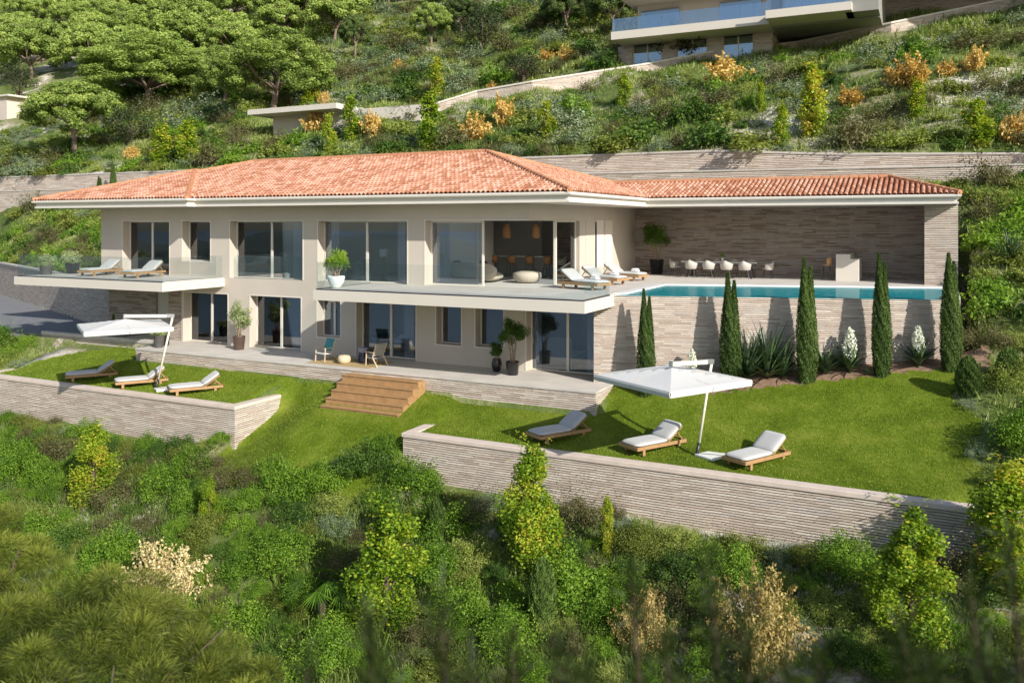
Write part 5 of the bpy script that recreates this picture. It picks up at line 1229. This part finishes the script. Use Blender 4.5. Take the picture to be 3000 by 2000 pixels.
# --- right hand slope, slope behind left end, and bushes over the wing roof
for n_, (xa, xb, ya, yb), cond, zone in ((170, (1.6, 16, 23.5, 49), lambda x, y: x > right_x(y) + .4 and pixel(x, y, ground(x, y))[0] > 2760, 'on the slope right of the pool'), (150, (-75, -39.5, 34, 49), lambda x, y: y > yw(x) + .8, 'on the bank left of the villa'), (14, (-46, -41.6, 24, 27.8), lambda x, y: True, 'between the drive and the left lawn'), (60, (-46, 14, 46.5, 48.6), lambda x, y: True, 'along the foot of the hillside wall')):
    c = 0
    for _ in range(3000):
        x, y = R.uniform(xa, xb), R.uniform(ya, yb); s = R.uniform(.6, 1.25) if n_ != 60 else R.uniform(.5, .85)
        if not cond(x, y) or not free(x, y, s): continue
        p = pixel(x, y, ground(x, y) + s)
        if not (-100 < p[0] < 3120): continue
        taken.append((x, y, s)); shrub(R.choice(kinds), x, y, s, zone, n_ == 14 or (n_ == 170 and y < 34)); c += 1
        if c > n_: break
for x, y, s, k in ((-43.3, 27.0, 1.25, 'green'), (-41.8, 26.6, .9, 'green'), (-40.3, 26.3, .5, 'silver'), (-39.6, 26.9, .4, 'lime'), (-23.0, 21.9, .9, 'brown'), (.9, 28.9, .35, 'silver'), (1.1, 26.5, .4, 'silver'), (1.6, 25.2, .5, 'silver')):
    shrub(k, x, y, s, 'at the edge of the lawn', True)
# --- hill above the wall
bk_or = [(918, 392, 62, 75), (1088, 400, 66, 75), (1390, 412, 70, 95), (1475, 378, 88, 95), (2130, 252, 78, 135), (2487, 314, 55, 105), (2665, 262, 86, 130), (2770, 228, 48, 70), (2855, 212, 64, 85), (2970, 422, 85, 100), (1660, 184, 44, 62), (1600, 182, 34, 60), (1170, 206, 28, 42), (385, 472, 42, 52), (1440, 268, 26, 40), (950, 310, 40, 40)]
for i, (x, y, h, w) in enumerate(bk_or):
    X, Y, z, d = hit(x, y); put('orange_shrub', SH['fp'][i % 2], M['lf_orange'], 'golden orange shrub glowing in the green hillside scrub', 'shrub', 'golden orange shrubs on the hillside', (X, Y, z), R.random()*6, (w*d/F/1.55, w*d/F/1.55, h*d/F/.9)); taken.append((X, Y, w*d/F*.4))
for x, y, tp, w in ((472, 482, 355, 62), (548, 480, 345, 66), (1027, 418, 272, 52), (1257, 446, 262, 76), (963, 458, 325, 38), (1600, 408, 288, 50), (2383, 402, 176, 76), (2293, 428, 300, 50), (1280, 288, 162, 46), (2860, 432, 280, 80), (2690, 345, 232, 52), (1827, 325, 210, 40), (900, 322, 262, 38), (2230, 330, 235, 30), (930, 300, 250, 26)):
    col_at(x, y, tp, w, False, 'slender yellow green columnar tree on the hillside behind the villa')
# stone pines: key ones by their place in the photo
PN = [pine(300 + i, 10, 9.5, 5.6, 170, 260, .20, .03, 'umbrella', .03*(i - 1), cr=.9, plate=True) for i in range(3)]
PR = [pine(320 + i, 12, 12, 9.2, 230, 260, .21, .034, 'round', cr=.85, plate=True) for i in range(3)]
PF = [pine(340 + i, 10, 8.5, 5.6, 110, 170, .31, .055, 'umbrella', cr=1.05, plate=True) for i in range(3)]
OK_ = [oak(360 + i, 6, 6, 3600, .2) for i in range(2)]
def pine_at(x, y, tp, w, lb, kind=None, lf='lf_pine', grp='stone pines on the hillside'):
    X, Y, z, d = hit(x, y); H = (y - tp)*d/F; W_ = w*d/F; src = R.choice({'u': PN, 'r': PR, 'f': PF}[kind or 'u'])
    bw, bh = {'u': (10, 9.5), 'r': (12, 12), 'f': (10, 8.5)}[kind or 'u']
    tree('pine_tree', lb, 'tree', (X, Y, z - .1), R.uniform(0, 6), (W_/bw, W_/bw, H/bh), src[0], src[1], lf, grp=grp); taken.append((X, Y, 1.5))
pine_at(225, 468, 240, 290, 'lone bright umbrella pine above the left end of the villa roof')
pine_at(438, 308, 108, 380, 'broad pine behind the lone umbrella pine', 'r')
pine_at(805, 332, 78, 350, 'large rounded pine with bare forked trunk above the villa roof', 'r')
pine_at(660, 305, 130, 190, 'pine overlapping the large rounded pine on its left', 'r')
pine_at(590, 272, 140, 150, 'open pine with pale bare trunk between the two big pines', 'u')
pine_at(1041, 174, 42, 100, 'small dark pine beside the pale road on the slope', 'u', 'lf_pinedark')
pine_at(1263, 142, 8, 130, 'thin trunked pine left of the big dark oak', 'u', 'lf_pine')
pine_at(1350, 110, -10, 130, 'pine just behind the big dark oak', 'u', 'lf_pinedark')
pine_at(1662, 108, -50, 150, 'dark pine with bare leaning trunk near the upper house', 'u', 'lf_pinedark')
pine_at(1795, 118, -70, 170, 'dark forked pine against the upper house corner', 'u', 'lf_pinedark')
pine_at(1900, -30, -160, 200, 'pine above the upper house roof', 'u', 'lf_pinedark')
for x, y, tp, w, lb in ((1415, 158, 8, 160, 'big dark evergreen oak left of the upper house'), (1530, 250, 138, 145, 'dark round oak above the diagonal road wall'), (375, 440, 298, 155, 'round dark oak right of the lone umbrella pine'), (55, 302, 165, 120, 'grey green oak at the left edge by the outbuilding'), (45, 120, 20, 150, 'grey green oak high at the left edge')):
    X, Y, z, d = hit(x, y); s = OK_[len(taken) % 2]; tree('oak_tree', lb, 'tree', (X, Y, z), R.random()*6, (w*d/F/6, w*d/F/6, (y - tp)*d/F/6), s[0], s[1], 'lf_oak', 'barkdark'); taken.append((X, Y, 2))
# forest
nf = 0
for _ in range(20000):
    x, y = R.uniform(-420, -20), 58 + 300*R.random()**1.5; g = ground(x, y); p = pixel(x, y, g)
    if not (-150 < p[0] < 1850) or p[1] < -120: continue
    lim = knots(p[0], [(0, 290), (120, 255), (330, 300), (560, 260), (800, 210), (960, 130), (1150, 60), (1300, 20), (1800, -10)])
    if p[1] > lim: continue
    if any((x - a)**2 + (y - b)**2 < (5.6 if q < 900 else 0)**2 for a, b, q in taken if q >= 1.4): continue
    s = R.uniform(.72, 1.0); src = R.choice(PF if p[2] > 105 else PN + PR[:1]); sc_ = 1.0 if p[2] > 105 else .95
    tree('pine_tree', 'pale green rounded pine within the pine wood covering the upper left hill', 'tree', (x, y, g - .1), R.random()*6, (s*1.05, s*1.05, s*.95), src[0], src[1], 'lf_pine', grp='pines of the wood on the upper left hill'); taken.append((x, y, 1.5)); nf += 1
    if nf > 280: break
print('forest', nf, flush=True)
# hillside scrub
c = 0; cc = {}
for _ in range(40000):
    y = 50.6 + 60*R.random()**1.5; x = R.uniform(-100, 34); g = ground(x, y); p = pixel(x, y, g)
    s = R.choice((.6, .8, 1.0, 1.3, 1.7)) * R.uniform(.85, 1.15) * (1 + (y - 50)/100)
    if not (-60 < p[0] < 3080 and -30 < p[1] < 560) or not free(x, y, s*.8): continue
    rp = [q for q in rw if True]; yl = knots(p[0], rw)
    if p[0] > 1230 and yl - 6 < p[1] < yl + 30: continue
    if p[0] > 1230 and p[1] > yl + 29: s = min(s, (p[1] - yl - 14)*p[2]/F/1.45)
    if s < .45: continue
    if p[0] > 2000 and p[1] < yl: continue
    if 715 < p[0] < 1000 and 330 < p[1] < 420: continue
    if 1030 < p[0] < 1240 and 300 < p[1] < 350: continue
    k = R.choice(['green']*7 + ['dark']*3 + ['olive']*5 + ['brown']*3 + ['lime']*6)
    if cc.get(k, 0) > 270: continue
    cc[k] = cc.get(k, 0) + 1
    taken.append((x, y, s*.8)); shrub(k, x, y, s, 'on the hillside behind the villa', False, sh=.85); c += 1
    if c > 1050: break
print('hill shrubs', c, cc)
# low ground cover: tufts everywhere nobody could count
def cover():
    global RNG; RNG = np.random.default_rng(77); Ps = []
    for (n, xa, xb, ya, yb, sz) in ((52000, -41, 10, 11.5, 23.4, .12), (30000, -80, 36, 50.4, 78, .2), (20000, -100, 40, 70, 120, .28), (9000, 1.2, 16, 23.5, 49.5, .13), (9000, -75, -39, 33, 49.5, .14), (2600, -46, -38.7, 23.6, 28, .09), (5000, -45, 24, 43.6, 49.4, .12)):
        X = RNG.uniform(xa, xb, n); Y = RNG.uniform(ya, yb, n)
        for x, y in zip(X, Y):
            if math.sin(x*.55 + 1.7*math.sin(y*.31))*math.sin(y*.6 + x*.2) > .62: continue
            if x < -38.7 and 27.9 < y < yw(x) + .8: continue
            if inlawn(x, y) or (x > -38.6 and x < 1.3 and 23 < y < 43.1): continue
            Ps.append((x, y, ground(x, y), sz))
    A = np.array(Ps); k = 5; P = np.repeat(A, k, 0); n = len(P); sz = P[:, 3]*RNG.uniform(.5, 1.5, n)
    a = RNG.uniform(0, 2*PI, n); P3 = P[:, :3] + np.stack([RNG.normal(0, 1, n)*P[:, 3]*.8, RNG.normal(0, 1, n)*P[:, 3]*.8, np.zeros(n)], 1)
    w = np.stack([np.cos(a), np.sin(a), np.zeros(n)], 1)*(sz*.16)[:, None]; t = np.stack([RNG.normal(0, .5, n)*sz, RNG.normal(0, .5, n)*sz, sz*1.5], 1)
    V = np.stack([P3 - w, P3 + w, P3 + t], 1).reshape(-1, 3); rn = np.clip(np.repeat(.5 + .5*np.sin(A[:, 0]*.8)*np.sin(A[:, 1]*.9), k)*.6 + RNG.normal(.2, .2, n), 0, 1); rn *= np.where(P[:, 1] < 24, .6, 1)
    return np_mesh('ground_cover', V, np.arange(n*3).reshape(n, 3), rn)
o = link('ground_cover', cover(), M['lf_cover']); tag(o, 'low wild grass and ground cover between the shrubs', kind='stuff')
# --- planted bed
CY = [cypress_mesh(400 + i) for i in range(3)]
def onwall(x, off):
    r = (x - CX)/F; dx, dy = FW[0] + r*RT[0], FW[1] + r*RT[1]; c0 = 28.45 + .314*10.3 - off; d = c0/(dy - .314*dx); X, Y = d*dx, d*dy; return X, Y, ground(X, Y), d
for i, (x, yb_, tp, w, lb) in enumerate(((1893, 1115, 846, 62, 'leftmost cypress, its base hidden by the umbrella'), (2140, 1095, 797, 72, 'second cypress from the left along the pool wall'), (2364, 1108, 755, 72, 'middle cypress of the five along the pool wall'), (2583, 1074, 742, 66, 'fourth cypress from the left along the pool wall'), (2786, 1056, 741, 74, 'rightmost cypress at the end of the pool wall'))):
    X, Y, z, d = hit(x, yb_); X, Y, z, d = onwall(x, .78) if Y > yp(X) - .78 else (X, Y, z, d); H = CZ + (HY - tp)*d/F - z; W_ = w*d/F
    t = thing('cypress', 'slim twin tipped ' + lb, 'tree', (X, Y, z - .05), R.uniform(-.3, .3) + YAW, 'cypresses along the pool wall'); t.scale = (W_/.95, W_/.95, H/4.0)
    MB().tube([(0, 0, -.2), (0, 0, 1.5)], [.06, .03], 7).build('trunk', M['barkdark'], t); link('crown', CY[i % 3], M['lf_cypress'], t)
YM = [yucca_mesh(1, 110, .92, .042, .25, .2), yucca_mesh(2, 60, .66, .07, .45, .2), yucca_mesh(3, 26, .30, .03, .4)]
BL = bloom_mesh(5)
def yucca(x, y, k, s, lb, bloom=None, z=None):
    X, Y, z0, d = hit(x, y)
    if x < 2800 and Y > yp(X) - .55: X, Y, z0, d = onwall(x, .5)
    s *= 1.45; t = thing('yucca', lb, 'plant', (X, Y, z0), R.random()*6, 'yuccas in the bed by the pool wall'); t.scale = (s, s, s)
    link('leaves', YM[k], M['lf_yucca'], t)
    if bloom:
        MB().tube([(0, 0, 0), (0, 0, bloom + .2)], .02, 6).build('flower_stalk', M['lf_yucca'], t); b = link('flowers', BL, M['bloom'], t); b.location = (0, 0, bloom - .3); b.scale = (.75, .75, .6)
yucca(2185, 1100, 0, 1.25, 'tall dark spiky yucca just right of the second cypress')
yucca(2248, 1085, 0, 1.5, 'tallest dark spiky yucca, between second and middle cypress')
yucca(2290, 1115, 0, 1.05, 'dark spiky yucca touching the middle cypress on its left')
yucca(2415, 1095, 1, 1.15, 'broad leaved yucca without flower right of the middle cypress')
yucca(2490, 1092, 1, 1.2, 'flowering yucca left of the fourth cypress', .28)
yucca(2690, 1055, 1, 1.1, 'flowering yucca between the fourth and rightmost cypress', .28)
yucca(2028, 1105, 1, .9, 'flowering yucca rising behind the right umbrella canopy', .4)
yucca(2545, 1106, 2, 1.0, 'small low yucca in front of the fourth cypress'); yucca(2062, 1158, 2, 1.0, 'small low yucca below the right umbrella edge'); yucca(2185, 1130, 2, .8, 'small low yucca at the foot of the tall dark yuccas')
yucca(2960, 770, 0, .95, 'big spiky yucca on the slope right of the wing')
JM = [juniper_mesh(420 + i) for i in range(2)]
for x, y, tp, w, lb in ((2838, 1162, 1043, 72, 'round clipped juniper at the lawn corner'), (2957, 1122, 1018, 72, 'round clipped juniper on the slope right of the lawn corner')):
    X, Y, z, d = hit(x, y); put('juniper', JM[0], M['lf_juniper'], lb, 'shrub', None, (X, Y, z - .05), R.random(), (w*d/F/.84, w*d/F/.84, (y - tp)*d/F/1.15))
for x, y, tp, w in ((1155, 1620, 1450, 70), (1280, 1600, 1460, 60), (1590, 1840, 1640, 90)):
    X, Y, z, d = hit(x, y); put('juniper', JM[1], M['lf_juniper'], 'small cylindrical juniper in the foreground scrub', 'shrub', 'small junipers in the foreground', (X, Y, z - .05), R.random(), (w*d/F/.84, w*d/F/.84, (y - tp)*d/F/1.15))
# small green cypresses by the hillside wall left
for x, y, tp in ((382, 560, 478), (350, 545, 520)):
    X, Y, z, d = hit(x, y); o = put('young_cypress', CY[0], M['lf_cypress'], ('taller' if tp < 500 else 'shorter') + ' young cypress before the hillside wall left of the roof', 'tree', None, (X, 48.8, ground(X, 48.8)), 0, (.8, .8, (CZ + (HY - tp)*d/F - ground(X, 48.8))/4.0))
# --- near pine at bottom left, needle sprays below the camera (out of focus), shading pines at right
def near_pine(label, loc, W_, H, ch_, nc, ne, seed, L_=.13, wd=.003):
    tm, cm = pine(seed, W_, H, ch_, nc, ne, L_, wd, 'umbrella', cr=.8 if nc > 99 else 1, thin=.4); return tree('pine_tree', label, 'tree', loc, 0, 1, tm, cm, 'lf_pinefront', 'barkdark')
def at(x, y, d):
    r = (x - CX)/F; return (d*(FW[0] + r*RT[0]), d*(FW[1] + r*RT[1]), CZ - (y - HY)/F*d)
X, Y, z = at(230, 1850, 11.5); g = ground(X, Y); near_pine('large feathery pine crown filling the lower left corner', (X, Y, g), 5.0, z + .75 - g, 2.9, 150, 900, 501)
X, Y, z = at(-150, 1600, 14.0); g = ground(X, Y); near_pine('pine crown at the left edge behind the corner pine', (X, Y, g), 3.6, z + .7 - g, 2.4, 100, 700, 502)
X, Y, z = at(620, 2040, 11.0); g = ground(X, Y); near_pine('low pine crown at the bottom edge right of the corner pine', (X, Y, g), 3.0, z + .6 - g, 2.2, 100, 700, 503)
def spray_tree():
    global RNG; RNG = np.random.default_rng(9); parts = []; tb_ = MB(); root = Vector(at(1900, 3600, 3.2)); g_ = ground(root.x, root.y)
    for x, y, d in ((1080, 1830, 2.6), (1290, 1790, 2.5), (1500, 1900, 3.0), (1640, 1930, 2.7), (1850, 1700, 3.1), (1950, 1900, 2.6), (2080, 1650, 3.0), (2180, 1850, 2.5), (2400, 1940, 2.8), (2650, 1880, 2.6), (2850, 1750, 2.9), (2960, 1600, 3.0), (900, 1960, 2.7), (2720, 1980, 2.4), (2300, 1990, 2.4), (1380, 1990, 2.4), (2900, 1950, 2.4), (1720, 1990, 2.4), (1130, 1990, 2.4)):
        tip = Vector(at(x, y, d)); base = Vector(at(x + 60, y + 800, d + .3)); tb_.tube([root - Vector((0, 0, .4)), base, base.lerp(tip, .6), tip], [.03, .014, .008, .003], 5)
        m = 520; t = RNG.uniform(.15, 1.03, m)[:, None]; P = np.array(base)*(1 - t) + np.array(tip)*t; ax = np.array((tip - base).normalized())
        up = unit(RNG.normal(0, .7, (m, 3)) + ax*1.6); parts.append(leaf_tris(P, RNG.normal(0, 1, (m, 3)), np.full(m, .11), .06, np.clip(RNG.normal(.45, .25, m), 0, 1), up=up, jitter=.3))
    t = thing('pine_tree', 'pine whose blurred dark twigs rise along the bottom edge right in front', 'tree', (root.x, root.y, g_)); tb_.tube([(root.x, root.y, g_ - .2), (root.x, root.y, root.z)], [.28, .1], 8)
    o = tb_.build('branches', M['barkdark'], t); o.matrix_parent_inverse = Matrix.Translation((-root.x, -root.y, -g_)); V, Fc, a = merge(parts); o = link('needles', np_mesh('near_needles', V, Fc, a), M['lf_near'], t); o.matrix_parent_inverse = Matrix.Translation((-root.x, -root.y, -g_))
spray_tree()
for i, (x, y, w, h) in enumerate(((8.9, 13.3, 7.0, 9.0), (6.2, 10.6, 6, 9.0))):
    near_pine('tall pine right of the picture shading the lower right scrub' if i == 0 else 'tall pine beside the viewpoint casting shade', (x, y, ground(x, y)), w, h, 3.6, 95, 260, 510 + i, .3, .03)

# ================================================================== light, world, camera
S = Vector((2.02, -1.0, 1.24)).normalized(); elev = math.asin(S.z); az = math.atan2(S.x, S.y)
w = bpy.data.worlds.new('World'); sc.world = w; w.use_nodes = True; nt = w.node_tree; bg = nt.nodes['Background']
sky = nt.nodes.new('ShaderNodeTexSky'); sky.sky_type = 'NISHITA'; sky.sun_disc = False; sky.sun_elevation = elev; sky.sun_rotation = az; sky.altitude = 50; sky.air_density = 1.0; sky.dust_density = 1.2; sky.ozone_density = 1.0
nt.links.new(sky.outputs[0], bg.inputs[0]); bg.inputs[1].default_value = .115
sl = bpy.data.lights.new('sun', 'SUN'); sl.energy = 4.9; sl.angle = math.radians(.5); sl.color = (1, .95, .87); so = bpy.data.objects.new('sun', sl); COL.objects.link(so); so.rotation_euler = S.to_track_quat('Z', 'Y').to_euler()
cam = bpy.data.cameras.new('camera'); co = bpy.data.objects.new('camera', cam); COL.objects.link(co); sc.camera = co
co.location = (0, 0, CZ); co.rotation_euler = (PI/2, 0, YAW); cam.sensor_width = 36; cam.lens = F/3000*36; cam.shift_y = -(1000 - HY)/3000; cam.clip_end = 9000; cam.clip_start = .1
cam.dof.use_dof = True; cam.dof.focus_distance = 32; cam.dof.aperture_fstop = 1.15
sc.view_settings.view_transform = 'Standard'; sc.view_settings.look = 'None'; sc.view_settings.exposure = 0.42; sc.view_settings.gamma = 1
cy = sc.cycles; cy.max_bounces = 6; cy.transparent_max_bounces = 12; cy.diffuse_bounces = 3; cy.glossy_bounces = 3; cy.transmission_bounces = 4; cy.use_denoising = True; cy.caustics_reflective = False; cy.caustics_refractive = False
